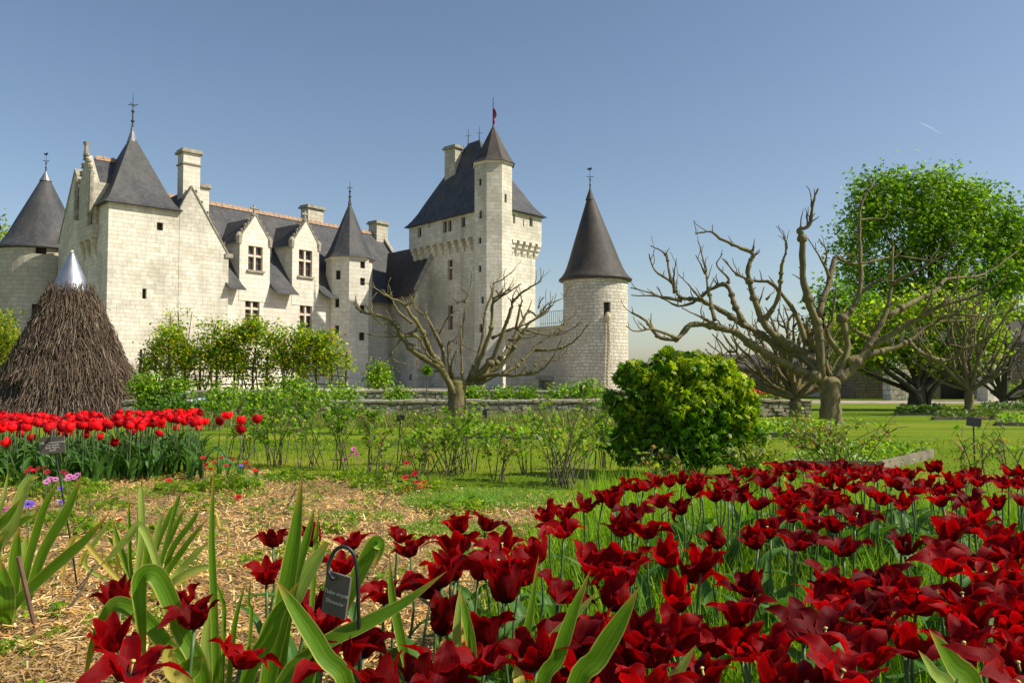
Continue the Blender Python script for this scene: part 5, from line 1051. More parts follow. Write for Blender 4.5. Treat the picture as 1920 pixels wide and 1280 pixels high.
def strap_mat(name, c, c2, margin, tipc, streak=22):
    m, nt, p = newmat(name); uv = N(nt, 'ShaderNodeUVMap'); out = nt.nodes['Material Output']; mp = N(nt, 'ShaderNodeMapping'); mp.inputs['Scale'].default_value = (streak, .7, 1); nt.links.new(uv.outputs[0], mp.inputs[0])
    n = noise(nt, 1.0, 3, .55, mp.outputs[0]); r = ramp(nt, [(.3, c), (.7, c2)], n.outputs[0]); sx = N(nt, 'ShaderNodeSeparateXYZ'); nt.links.new(uv.outputs[0], sx.inputs[0])
    ab_ = N(nt, 'ShaderNodeMath', operation='SUBTRACT'); ab_.inputs[1].default_value = .5; nt.links.new(sx.outputs[0], ab_.inputs[0]); a2 = N(nt, 'ShaderNodeMath', operation='ABSOLUTE'); nt.links.new(ab_.outputs[0], a2.inputs[0])
    re = ramp(nt, [(.40, (0, 0, 0)), (.49, (.85, .85, .85))], a2.outputs[0]); a = mix(nt, re.outputs[0], r.outputs[0], margin)
    rt2 = ramp(nt, [(.84, (0, 0, 0)), (.98, (1, 1, 1))], sx.outputs[1]); a = mix(nt, rt2.outputs[0], a, tipc)
    n2 = noise(nt, 3.0, 3, .6, uv.outputs[0]); r3 = ramp(nt, [(.3, (.8, .8, .8)), (.7, (1.15, 1.15, 1.15))], n2.outputs[0]); a = mix(nt, 1.0, a, r3.outputs[0], 'MULTIPLY')
    nt.links.new(a, p.inputs['Base Color']); p.inputs['Roughness'].default_value = .45; p.inputs['Specular IOR Level'].default_value = .2; n6 = noise(nt, 9.0, 4, .7, N(nt, 'ShaderNodeTexCoord').outputs['Object']); r6 = ramp(nt, [(.60, (0, 0, 0)), (.72, (.6, .6, .6))], n6.outputs[0]); a = mix(nt, r6.outputs[0], a, tuple(x * .6 + y * .3 for x, y in zip(c, margin))); nt.links.new(a, p.inputs['Base Color']); tr = N(nt, 'ShaderNodeBsdfTranslucent'); t2 = mix(nt, 1.0, a, (1.5, 1.5, .7), 'MULTIPLY'); nt.links.new(t2, tr.inputs[0])
    ms = N(nt, 'ShaderNodeMixShader'); ms.inputs[0].default_value = .33; nt.links.new(p.outputs[0], ms.inputs[1]); nt.links.new(tr.outputs[0], ms.inputs[2]); nt.links.new(ms.outputs[0], out.inputs[0]); bump(nt, p, n.outputs[0], .35, .003); return m
M['tleaf'] = strap_mat('tulip_leaf', (.04, .13, .018), (.08, .20, .03), (.12, .22, .06), (.12, .18, .05), 14)
M['iris'] = strap_mat('iris_leaf', (.065, .185, .006), (.17, .30, .016), (.55, .54, .12), (.46, .26, .04))
M['iris_pale'] = strap_mat('pale_iris_leaf', (.24, .38, .05), (.40, .50, .11), (.62, .60, .22), (.5, .32, .06))
M['iris_dry'] = strap_mat('yellowing_iris_leaf', (.50, .44, .07), (.62, .50, .11), (.55, .40, .12), (.46, .22, .06))
def tleaf_mesh(seed):
    rnd = random.Random(seed); mb = MB(); l = rnd.uniform(.20, .32); b = rnd.uniform(.05, .16); strap(mb, [(0, 0, 0), (.02, 0, l * .4), (.04 + b * .3, 0, l * .75), (.05 + b, rnd.uniform(-.03, .03), l * rnd.uniform(.82, 1.0))], rnd.uniform(.035, .058), (-1, 0, .4), .35, .6, .6, rnd.uniform(-.7, .7)); return mesh_only(mb, 'tulip_leaf', M['tleaf'])
TLEAF = [tleaf_mesh(i) for i in range(8)]
def part(name, me, parent, loc=(0, 0, 0), rot=(0, 0, 0), sc=(1, 1, 1)):
    o = bpy.data.objects.new(name, me); C.objects.link(o); o.parent = parent; o.location = loc; o.rotation_euler = rot; o.scale = sc; return o
def tulip(name, label, group, x, y, z, flowers, idx, sc=1.0, tilt=.3, nleaf=2, face=None, pist=False, leafsc=1.0):
    """z is the height of the middle of the flower"""
    h = max(.18, z - .045 * sc); lx, ly = random.uniform(-.05, .05), random.uniform(-.05, .05)
    t = thing(name, label, 'tulip', (x - lx * h, y - ly * h, 0), 0, group)
    s = part('stem', random.choice(STEMS), t); s.matrix_basis = Matrix.Identity(4); s.rotation_euler = (-math.atan(ly), math.atan(lx), 0); s.scale = (1, 1, h * math.sqrt(1 + lx * lx + ly * ly))
    f = part('flower', flowers[idx], t, (lx * h, ly * h, h), (random.uniform(-tilt, tilt), random.uniform(-tilt, tilt), face if face is not None else random.uniform(0, 6.28)), (sc, sc, sc * random.uniform(.92, 1.1)))
    if pist: part('pistil', PIST, f)
    a0 = random.uniform(0, 6.28)
    for k in range(nleaf): q = leafsc * random.uniform(.8, 1.2); part('leaf', random.choice(TLEAF), t, (0, 0, 0), (0, 0, a0 + k * 2.3 + random.uniform(-.4, .4)), (q, q, q))
    return t
t1 = [(225,390),(375,385),(180,510),(490,510),(790,330),(890,320),(880,420),(1010,270),(1130,220),(1190,250),(1270,150),(1330,320),(1250,395),(1420,430),(1390,140),(1470,120),(1560,130),(1640,110),(1740,110),(1650,280),(1860,210),(1900,110),(1700,180),(730,560),(190,650),(330,660),(450,630),(1040,620),(1150,600),(1330,620),(1430,620),(1560,580),(1760,620),(1880,490),(100,690),(600,690),(1240,190)]
t2 = [(60,140),(140,145),(40,215),(350,90),(430,110),(500,100),(590,110),(700,100),(760,100),(240,165),(310,180),(420,170),(580,170),(650,200),(740,200),(820,150),(880,120),(900,170),(980,120),(1060,190),(1130,140),(1200,150),(1190,230),(1310,200),(1370,110),(1430,170),(1490,230),(1620,190),(1780,200),(1880,210),(330,270),(200,330),(590,260),(700,270),(930,260),(990,290),(1400,310),(1580,310),(1740,330),(440,400),(560,440),(600,340),(720,350),(830,400),(690,460),(760,590),(290,490),(210,550),(450,560),(820,430),(1510,460),(1420,500),(1150,590),(1400,620),(1480,630),(1760,550),(1880,600),(1640,690),(1850,690),(1900,300),(1600,400),(20,270),(20,570),(400,330),(520,270)]
t3 = [(510,170),(840,190),(90,370),(370,440),(390,600),(80,700),(960,480),(1000,450),(1110,410),(1220,230),(1290,80),(1620,230),(1680,60),(1760,40),(1350,450),(1300,570),(1570,470),(1800,490),(700,570),(850,740),(1020,660),(700,790),(1400,790),(1800,700),(1560,790),(1760,790),(30,170),(30,330),(940,700),(1500,560),(1230,740)]
t4 = [(180,150),(100,320),(40,300),(640,110),(600,230),(650,260),(800,180),(1030,90),(830,310),(500,400),(640,430),(1000,290),(1120,190),(1220,240),(900,560),(1150,500),(1250,440),(100,510),(320,560),(230,600),(700,690),(560,780),(300,760),(30,740),(1500,420),(1600,330),(1700,300),(1540,220),(1620,190),(1700,100),(1850,80),(1880,200),(1560,530),(1850,520),(1800,380),(1900,640),(1800,750),(1430,20),(1850,300),(1480,500),(1000,440)]
left = [(512,1002),(500,1065),(590,1000),(665,1005),(745,995),(720,1100),(580,1120),(570,1055),(680,1195),(652,1215),(770,1020),(735,1100),(785,1247),(822,1250),(450,1215),(225,1105),(345,1110),(365,1140),(203,1180),(243,1225),(725,1258),(640,1050),(610,1150)]
S_ = 3.4286
pos = [(800 + x / S_, 860 + y / S_) for x, y in t1] + [(1360 + x / S_, 840 + y / S_) for x, y in t2] + [(800 + x / S_, 1040 + y / S_) for x, y in t3] + [(1360 + x / S_, 1040 + y / S_) for x, y in t4] + [(float(x), float(y)) for x, y in left]
keepp = []
for q in pos:
    wq = .24 * (q[1] - 700) * (.25 if q[1] < 960 or q[0] < 800 else .37)
    if all(((q[0] - k[0]) / wq) ** 2 + ((q[1] - k[1]) / (wq * .62)) ** 2 > 1 for k in keepp): keepp.append(q)
own = {(512,1002): ('lily-shaped dark red tulip at the straw edge, upper one of a pair', 3), (500,1065): ('dark red tulip just below another, left of the tall broad iris leaf', 2),
 (745,995): ('upright dark red tulip with pointed petals against the bare straw above the slate tag', 4), (450,1215): ('wide open glossy dark red tulip low in front of the foremost iris clump', 7), (225,1105): ('dark red tulip lowest to the straw, left of the folded iris leaf', 1), (345,1110): ('large dark red tulip tucked behind the folded broad iris leaf', 3),
 (203,1180): ('small dark red tulip nearest the bare straw corner, half behind an arching leaf', 1), (243,1225): ('nearly black drooping tulip in shade under the arching iris leaf', 8), (680,1195): ('wide open dark red tulip with yellow pistil right under the slate tag', 8), (580,1120): ('dark red tulip with yellow pistil immediately left of the slate tag', 5)}
dark = {(800 + 180 / S_, 860 + 510 / S_): ('almost black star shaped tulip at the straw edge of the bed', 7)}
nrear = 0
while nrear < 52 and len(keepp) < 292:
    q = (random.uniform(1190, 1915), random.triangular(862, 950, 885))
    if q[0] < 1400: q = (q[0], max(q[1], 905 - (q[0] - 1190) * .15))
    nrear += 1
    if all(abs(q[0] - k[0]) > 11 or abs(q[1] - k[1]) > 8 for k in keepp): keepp.append(q)
print('dark tulips', len(keepp))
GD = 'dark red lily tulips of the big bed'
for i, (px, py) in enumerate(keepp):
    z = .50 + random.uniform(-.035, .035); p = on_z(px, py, z); sc = (.86 + .20 * min(1, max(0, (py - 880) / 100)) - .09 * min(1, max(0, (py - 1080) / 120))) if px > 800 else .86; key = (int(px), int(py)); idx = random.randrange(len(LILY)); lab = None
    if key in own: lab, idx = own[key]
    for k, v in dark.items():
        if abs(k[0] - px) < 1 and abs(k[1] - py) < 1: lab, idx = v
    if px < 1360 and px > 800 and py < 950 and lab is None: pass
    if lab is None:
        if py < 905 and px > 1360: lab = 'dark red tulip in the crowded rear row of the bed against the lawn'
        elif py < 905: lab = 'dark red tulip in front of the shaded foot of the rounded peony bush'
        elif px < 1120 and py < 1010: lab = 'dark red tulip of the loose group between bare straw and peony bush'
        elif py > 1180: lab = 'big close dark red tulip at the very front of the bed'
        elif px < 800: lab = 'dark red tulip mixed in with iris leaves around the slate tag'
        elif py > 1040: lab = 'large dark red tulip in the near half of the grassy bed'
        else: lab = 'mid-sized dark red tulip in the middle of the grassy bed'
    near = p.y < 2.4; back = p.y > 3.0
    tulip('dark_red_tulip', lab, GD, p.x, p.y, z, LILY, idx, sc * random.uniform(.88, 1.1), .42, 3, None, OPEN[idx] and p.y < 3 and (lab in [v[0] for v in own.values()] or random.random() < .45), 1.12)
# extra leaves-only density comes from the tulips themselves; now the bright double tulips
GRD = 'bright red double tulips in front of the brushwood hut'
loose = [(413, 789), (428, 777), (452, 787), (481, 785), (451, 804), (437, 800)]
for (px, py) in loose[:5]:
    z = .53; p = on_z(px, py, z); y = 7.2 + random.uniform(-.2, .4); z = zat(gp(px, y), py); q = gp(px, y, z); tulip('red_tulip', 'bright red tulip in the small separate group right of the main row', GRD, q.x, q.y, z, CUPS, random.randrange(6), .95, .2, 2)
for i in range(255):
    y = 7.2 + 2.2 * random.random(); px = random.uniform(-40, 392 - (y - 6.9) * 6); z = random.gauss(.53, .014) if random.random() < .9 else random.uniform(.36, .46)
    if px < 190: y -= .4
    if px > 300: z += .02
    q = gp(px, y, z); front = z < .47
    tulip('red_tulip', 'shorter bright red tulip below the heads of the main row' if front else 'bright red double tulip in the dense row before the brushwood hut', GRD, q.x, q.y, z, CUPS, random.randrange(6), random.uniform(.72, .94), .45, 3, None, False, 1.1)
# ================================================================== irises of the foreground
def iris(name, label, base, leaves, group='irises in the foreground'):
    """base (px, Y); leaves: (points (px, py[, dY]), width px, kind, fold)"""
    b = gp(base[0], base[1]); t = thing(name, label, 'iris plant', (b.x, b.y, 0), 0, group)
    for lf in leaves:
        pts, W, kind = lf[0], lf[1], lf[2]; dep = lf[3] if len(lf) > 3 else 0; mb = MB(); P = []
        for i, q in enumerate(pts):
            P.append(at(q[0], q[1], base[1] + dep + (q[2] if len(q) > 2 else 0)))
        if P[0].z > .05: g0 = Vector((P[0].x * .4 + b.x * .6, P[0].y * .5 + b.y * .5, 0.0)); P = [g0] + P
        w_ = W * .92 / F * base[1]; nrm = lf[4] if len(lf) > 4 else (.25, -1, .25)
        strap(mb, P, w_, nrm, .30, .42, .8, random.uniform(-.12, .12)); mb.build('leaf', M[{'g': 'iris', 'p': 'iris_pale', 'y': 'iris_dry'}[kind]], t, smooth=True)
    return t
iris('iris_plant', 'broad-leaved iris clump at the straw bed corner with a pale folded leaf', (20, 3.25), [
 ([(47, 1140), (81, 1036), (125, 958), (154, 890)], 21, 'g'), ([(40, 1130), (53, 1055), (81, 958), (111, 899)], 17, 'g', .1), ([(25, 1140), (28, 1067), (35, 984)], 26, 'g', .15), ([(22, 1140), (78, 1083), (125, 1042), (162, 1010), (205, 962)], 22, 'g', -.1),
 ([(10, 1145), (8, 1100), (-2, 1045)], 38, 'g', -.2), ([(-30, 1020), (10, 975), (41, 932)], 22, 'g', .2), ([(-10, 1040), (20, 990), (50, 905), (75, 893)], 26, 'p', .3), ([(-20, 1060), (30, 986), (75, 964)], 20, 'g', .35), ([(-5, 1000), (8, 930), (16, 880)], 9, 'p', .2), ([(-40, 1100), (-10, 1040), (8, 1000)], 24, 'g', .1), ([(30, 1130), (45, 1060), (50, 1000)], 30, 'p', .2)])
iris('iris_plant', 'yellowing iris clump with bent and withered leaves in the middle of the straw', (275, 3.55), [
 ([(256, 1090), (266, 1005), (265, 924), (262, 911)], 13, 'p'), ([(246, 1070), (243, 1000), (241, 922)], 8, 'g'), ([(250, 1090), (225, 1025), (209, 967)], 13, 'g'), ([(262, 1085), (258, 1000), (264, 920), (268, 890)], 6, 'g', .1),
 ([(222, 1085), (188, 1049), (158, 1015), (140, 1008), (128, 1028), (119, 1070), (118, 1108)], 10, 'y', -.05), ([(205, 1070), (180, 1040), (160, 1035), (150, 1060), (155, 1050)], 9, 'y', .1), ([(300, 1080), (266, 986), (240, 1008), (210, 1040), (187, 1061)], 15, 'p', -.12), ([(300, 1062), (331, 945), (340, 925)], 9, 'g'), ([(297, 1060), (330, 985), (348, 950)], 11, 'g', .05), ([(312, 1075), (350, 1020), (390, 970)], 13, 'g', .1), ([(331, 1075), (365, 1040), (395, 1012)], 14, 'p', .1), ([(340, 1085), (375, 1068), (400, 1060)], 12, 'y', .05), ([(281, 1085), (288, 1030), (298, 985), (305, 960)], 12, 'p', .15), ([(220, 1080), (222, 1050), (216, 1010), (222, 1000), (235, 1075)], 9, 'y', .1),
 ([(210, 1090), (160, 1060), (175, 1020), (200, 985), (206, 965)], 9, 'p', .2), ([(285, 1090), (292, 1030), (318, 965), (330, 940)], 12, 'g', .2), ([(310, 1080), (322, 1030), (362, 975), (372, 950)], 13, 'g', .12), ([(240, 1090), (230, 1040), (196, 1000)], 13, 'g', .1), ([(270, 1095), (276, 1040), (280, 985)], 15, 'g', .05), ([(325, 1090), (370, 1065), (425, 1060)], 13, 'p', -.05)])
iris('iris_plant', 'foremost iris clump with one very tall upright leaf and a leaf folded flat over', (395, 1.75), [
 ([(405, 1300), (402, 1150), (397, 1000), (402, 862)], 15, 'g'), ([(412, 1290), (405, 1180), (400, 1060), (398, 920)], 12, 'g', .03), ([(385, 1300), (340, 1180), (305, 1095), (283, 1074), (262, 1092), (266, 1180), (272, 1275)], 34, 'g', -.12, (.2, -1, .5)),
 ([(368, 1300), (312, 1208), (266, 1155), (225, 1132), (203, 1150), (175, 1208), (155, 1290)], 30, 'g', -.1), ([(393, 1300), (388, 1200), (398, 1115)], 26, 'p', .08), ([(430, 1270), (440, 1170), (462, 1085)], 12, 'g', .1), ([(470, 1180), (466, 1130), (470, 1085)], 8, 'g', .12), ([(420, 1180), (415, 1120), (398, 1080)], 9, 'g', .1), ([(400, 1000), (412, 990), (428, 998), (425, 1040)], 9, 'y', .25), ([(355, 1310), (325, 1260), (318, 1220), (333, 1212)], 26, 'y', -.2), ([(330, 1310), (360, 1250), (385, 1230)], 40, 'g', -.15)])
iris('iris_plant', 'big iris clump leaning across the slate tag with broad striped leaves', (510, 1.5), [
 ([(500, 1320), (528, 1150), (552, 1010), (567, 888)], 36, 'g', .05), ([(525, 1300), (545, 1120), (575, 1010), (590, 950)], 22, 'g', .12), ([(520, 1220), (555, 1110), (590, 1050), (618, 1015)], 42, 'p', .2), ([(590, 1060), (592, 1010), (598, 960)], 12, 'g', .22),
 ([(580, 1260), (640, 1140), (690, 1040), (706, 1016), (712, 1030), (700, 1070)], 36, 'g', .25), ([(650, 1330), (606, 1225), (558, 1148), (515, 1083)], 34, 'g', -.12), ([(520, 1320), (600, 1215), (680, 1172), (755, 1132), (838, 1070)], 32, 'g', .0, (.0, -1, .8)), ([(455, 1320), (500, 1200), (520, 1150), (560, 1090)], 36, 'g', .02), ([(560, 1330), (580, 1250), (620, 1200)], 40, 'g', .1)])
iris('iris_plant', 'slim iris shoot with yellowing tip between tulips right of the slate tag', (770, 1.55), [([(770, 1310), (752, 1200), (735, 1115), (730, 1042)], 19, 'g')])
iris('iris_plant', 'iris with pale withered tips among the tulips near the middle foreground', (872, 1.55), [([(858, 1310), (856, 1210), (861, 1140), (865, 1092)], 20, 'p'), ([(878, 1310), (884, 1220), (872, 1150), (864, 1110)], 20, 'g', -.05), ([(880, 1300), (870, 1200), (866, 1125)], 12, 'y', -.02)])
iris('iris_plant', 'iris with several broad leaning leaves in front of the tulip mass', (1030, 1.4), [([(970, 1330), (985, 1200), (997, 1130), (1010, 1040)], 18, 'g', .08), ([(965, 1300), (1020, 1215), (1070, 1160), (1125, 1103)], 24, 'p', .1), ([(1010, 1330), (1045, 1230), (1072, 1150), (1107, 1068)], 30, 'g', -.05), ([(1070, 1330), (1120, 1230), (1160, 1165), (1198, 1100)], 42, 'g', -.08), ([(975, 1320), (972, 1270), (965, 1243)], 22, 'y', -.05)])
iris('iris_plant', 'lone pale iris tip poking up at the bottom among tulips', (1262, 1.4), [([(1245, 1330), (1275, 1255), (1305, 1208)], 22, 'p')])
iris('iris_plant', 'wide cream-edged iris leaves at the foot of the far corner tulips', (1790, 1.35), [([(1830, 1340), (1785, 1245), (1742, 1180)], 50, 'g'), ([(1790, 1340), (1750, 1260), (1722, 1218)], 26, 'p', .05)])
# ================================================================== slate tags and plates
def text_mesh(name, s, size, parent, M4, mat, ext=.0006):
    cu = bpy.data.curves.new(name, 'FONT'); cu.body = s; cu.size = size; cu.extrude = ext; cu.align_x = 'CENTER'; cu.shear = .25
    o = bpy.data.objects.new(name, cu); C.objects.link(o); dg = bpy.context.evaluated_depsgraph_get(); me = bpy.data.meshes.new_from_object(o.evaluated_get(dg)); bpy.data.objects.remove(o)
    me.transform(M4); me.materials.clear(); me.materials.append(mat); q = link_mesh(name, me, parent); return q
def slate(name, label, c, wd, ht, th, yaw, roll, lines, size, rod, rr, y0=.0, group=None):
    t = thing(name, label, 'plant label', (c.x, c.y, 0), 0, group); Rm = Matrix.Translation(c) @ Matrix.Rotation(yaw, 4, 'Z') @ Matrix.Rotation(roll, 4, 'Y')
    mb = MB(); mb.box((-wd / 2, -th / 2, -ht / 2), (wd, 0, 0), (0, th, 0), (0, 0, ht)); mb.v = [tuple(Rm @ Vector(v)) for v in mb.v]; pl = mb.build('plate', M['slate_tag'], t)
    for s, z in lines: text_mesh('writing', s, size, pl, Rm @ Matrix.Translation((0, -th / 2 - .0004, z)) @ Matrix.Rotation(R(90), 4, 'X'), M['chalk'])
    mb = MB(); mb.tube(catmull(rod, 5), rr, 8); mb.build('hook_rod', M['iron'], t, smooth=True); return t
Yt = 1.5; c = at(631, 1114, Yt); w_ = 54 / F * Yt; h_ = 78 / F * Yt
rod = [V3(at(677, 1300, Yt), 0), at(675, 1290, Yt), at(672, 1130, Yt), at(668, 1060, Yt), at(660, 1034, Yt), at(644, 1024, Yt), at(628, 1032, Yt), at(618, 1052, Yt), at(616, 1072, Yt - .004), at(623, 1084, Yt - .012), at(629, 1082, Yt + .002)]
slate('slate_tag', 'grey slate plant tag hanging from a black hooked rod between iris leaves', c, w_, h_, .0055, R(-24), R(9), [('Tulipe simple', .000), ("'Dimanche'", -.017)], .0098, rod, .0036)
Yt = 3.7; c = at(98, 834, Yt); rod = [on_z(145, 1105, 0), at(135, 1030, Yt), at(118, 930, Yt), at(106, 862, Yt + .01), at(98, 835, Yt + .012), at(95, 815, Yt + .012), at(97, 803, Yt + .01), at(96, 822, Yt - .012), at(90, 828, Yt - .02), at(84, 831, Yt - .012)]
slate('slate_tag', 'grey slate tag with four chalk lines on a leaning rod before bright red tulips', c, 46 / F * Yt, 31 / F * Yt, .006, R(4), R(-5), [('Tulipes Champenoise', .008), ('Tres simple', -.004), ('Rosa Noire', -.016), ('tardif', -.028)], .0135, rod, .004)
def plate(name, label, px, py, wpx, hpx, Y, foot, roll=0.0, yaw=0.0, group='black plant plates'):
    c = at(px, py, Y); t = thing(name, label, 'plant label', (c.x, c.y, 0), 0, group); Rm = Matrix.Translation(c) @ Matrix.Rotation(yaw, 4, 'Z') @ Matrix.Rotation(roll, 4, 'Y'); a, b = wpx / F * Y, hpx / F * Y
    mb = MB(); mb.box((-a / 2, -.004, -b / 2), (a, 0, 0), (0, .008, 0), (0, 0, b)); mb.v = [tuple(Rm @ Vector(v)) for v in mb.v]; mb.build('plate', M['black_plate'], t)
    if foot: mb = MB(); mb.tube([V3(gp(foot, Y), 0), c + Vector((0, .008, -b * .3)), c + Vector((0, .008, b * .6))], .006, 6); mb.build('stake', M['iron'], t)
    else: mb = MB(); mb.tube([c + Vector((0, 0, b * .4)), c + Vector((.02, .04, b * .9)), c + Vector((.05, .12, b * 1.3))], .006, 6); mb.build('wire', M['iron'], t)
plate('black_plate', 'small black plant plate on a stake in front of the low dry stone wall', 751, 784, 15, 12, 8.6, 744, R(5))
plate('black_plate', 'small black plant plate among rose bushes right of the bright red tulips', 575, 783, 11, 8, 11, 573)
plate('black_plate', 'narrow black plant plate half hidden beside the first pollard', 909, 776, 8, 16, 13, 909)
plate('black_plate', 'tilted black plant plate on a stake between sparse rose shoots on the lawn', 1826, 791, 27, 16, 7.0, 1829, R(8))
plate('black_plate', 'black plate hung on the thin pollard behind the largest one', 1440, 697, 14, 14, 17.6, None)
plate('black_plate', 'black plate hung from a low limb near the whitish pillar', 1858, 713, 11, 8, 22.5, None)
plate('black_plate', 'small dark plate standing up out of the terrace planting before the round tower', 1089, 727, 6, 10, 18.9, 1089)
for px, py, wx, lab in ((344, 735, 22, 'upper pale slanted information panel near the low wall behind the bright tulips'), (373, 751, 28, 'lower white slanted information panel near the low wall behind the bright tulips')):
    Y = 16.6; c = at(px, py, Y); t = thing('information_panel', lab, 'sign', (c.x, c.y, 0), 0, 'slanted information panels'); a = wx / F * Y; mb = MB(); Rm = Matrix.Translation(c) @ Matrix.Rotation(R(28), 4, 'Z') @ Matrix.Rotation(R(-10), 4, 'Y') @ Matrix.Rotation(R(22), 4, 'X')
    mb.box((-a / 2, -a * .33, -.012), (a, 0, 0), (0, a * .66, 0), (0, 0, .024)); mb.v = [tuple(Rm @ Vector(v)) for v in mb.v]; mb.build('panel', M['white_panel'], t); mb = MB(); mb.cbox((c.x, c.y, 0), .06, .06, c.z - .06); mb.build('post', M['lead'], t)
st_ = thing('wooden_stake', 'short reddish wooden stake leaning in the straw beside the corner iris clump', 'stake', on_z(68, 1180)); mb = MB(); mb.tube([on_z(70, 1184) - Vector((0, 0, .02)), at(50, 1110, 3.05), at(34, 1043, 3.02)], .0085, 7); mb.build('shaft', plain('red_brown_stake', (.16, .085, .06), .8, 0, .3, 30, .3), st_)
# ================================================================== big peony bush
PB = 7.7; PL = [(1285, 706, 62, 34), (1212, 742, 54, 40), (1345, 748, 56, 44), (1275, 770, 90, 58), (1188, 790, 38, 42), (1375, 800, 36, 46), (1240, 832, 66, 40), (1325, 836, 70, 42), (1392, 850, 24, 28), (1180, 715, 22, 22), (1255, 688, 30, 20), (1335, 700, 30, 22), (1165, 705, 16, 24), (1215, 695, 18, 22), (1290, 672, 20, 16), (1375, 720, 22, 24), (1405, 765, 24, 26), (1150, 755, 22, 26), (1150, 825, 26, 28), (1418, 825, 20, 30), (1185, 852, 42, 26), (1285, 862, 70, 24), (1385, 866, 34, 24)]
pb = thing('peony_bush', 'large rounded bush with glossy palmate leaves and yellow-green tips on the lawn', 'bush', V3(gp(1275, PB), 0)); B = pxblobs(PL, PB, .8); mb = MB()
for i in range(34):
    q = Vector(random.choice(B)[0]) + Vector((random.uniform(-.2, .2), random.uniform(-.2, .2), random.uniform(-.1, .1))); r0 = V3(gp(1275 + random.uniform(-45, 45), PB + random.uniform(-.2, .2)), 0); mb.tube(catmull([r0, r0.lerp(q, .5) + Vector((0, 0, .08)), q]), np.linspace(.013, .005, 9), 6)
mb.build('stems', M['stemwood'], pb)
Tp = palmate(5, 2.4, 1.0, .155)
for i in range(46):
    b_ = random.choice(B[:6] + B[9:12]); a_ = random.uniform(0, 6.28); e_ = random.uniform(-.1, 1.3); d_ = Vector((math.cos(a_) * math.cos(e_), math.sin(a_) * math.cos(e_), math.sin(e_))); q_ = random.uniform(1.0, 1.25); rr_ = random.uniform(.035, .075)
    B.append(((b_[0][0] + d_.x * b_[1][0] * q_, b_[0][1] + d_.y * b_[1][1] * q_, b_[0][2] + d_.z * b_[1][2] * q_), (rr_, rr_, rr_ * 1.2)))
cr = crown('foliage', B, 8800, .060, [(.085, .21, .006), (.14, .29, .008), (.20, .35, .012), (.06, .16, .005)], pb, Tp, .36, .10, M['gloss_leaf'], .35)
B2 = [((b[0][0] + .06, b[0][1], b[0][2] + b[1][2] * .5), (b[1][0] * .95, b[1][1] * .95, b[1][2] * .7)) for b in B[:6] + B[8:12] + B[-46:]]
crown('young_foliage', B2, 4300, .060, [(.34, .46, .012), (.46, .50, .02), (.25, .39, .01)], pb, Tp, .8, .2, M['gloss_leaf'], .4)
shrub('peony_shrub', 'chartreuse low growth hugging the right foot of the peony bush', [(1415, 868, 32, 26), (1432, 900, 26, 18), (1448, 935, 24, 16)], 6.0, 520, .05, [(.30, .38, .04), (.22, .32, .03), (.36, .38, .06)], tmpl=Tp, stems=5)
# ================================================================== rose bushes
def rose(label, px, py, Y, wpx, top, ncane, nleaf, cols, size=.035, group='rose bushes of the border', spread=1.0, bare=.5, name='rose_bush', shoots=True):
    b = V3(gp(px, Y), 0); t = thing(name, label, 'rose bush', b, 0, group); mb = MB(); tips = []
    for i in range(ncane):
        f = random.uniform(-1, 1); q = at(px + f * wpx, top + random.random() ** 1.3 * (py - top) * .45 + abs(f) * (py - top) * .12, Y + random.uniform(-.35, .35) * wpx / F * Y * 2.0); q.z = max(q.z, .12)
        bs = wpx / F * Y * .42; r0 = b + Vector((random.uniform(-bs, bs) * (1 if random.random() < .6 else .3), random.uniform(-bs, bs), 0)); m1 = r0.lerp(q, .5) + Vector((-(q.x - r0.x) * .18 + random.uniform(-.03, .03), 0, .04)); P_ = catmull([r0, m1, q], 5); mb.tube(P_, np.linspace(.0065, .0028, len(P_)), 5)
        for k in range(2):
            j = random.randint(len(P_) // 2, len(P_) - 1); e = P_[j] + Vector((random.uniform(-.14, .14), random.uniform(-.14, .14), random.uniform(.03, .17))); mb.tube([P_[j], P_[j].lerp(e, .5) + Vector((0, 0, .02)), e], [.0035, .003, .002], 4); tips.append((P_[j], e))
        for j in range(int(len(P_) * bare), len(P_) - 1): tips.append((P_[j], P_[j + 1]))
    mb.build('canes', M['stemwood'], t); n = nleaf; ii = rng.integers(0, len(tips), n); u = rng.random(n)[:, None]; A = np.array([tuple(x[0]) for x in tips])[ii]; E_ = np.array([tuple(x[1]) for x in tips])[ii]
    p = A * (1 - u) + E_ * u + rng.normal(size=(n, 3)) * .028; T, Fx = palmate(5, 3.6, 1.0, .24)
    cloud('foliage', T, Fx, p, rand_rot(n, .5), rng.uniform(.6, 1.3, n) * size, mixcol(n, cols, .22), M['leaf_thin'], t); return t
RG = [(.14, .31, .008), (.23, .41, .012), (.08, .20, .006), (.36, .46, .03)]; RB = RG + [(.34, .22, .07), (.38, .18, .07)]
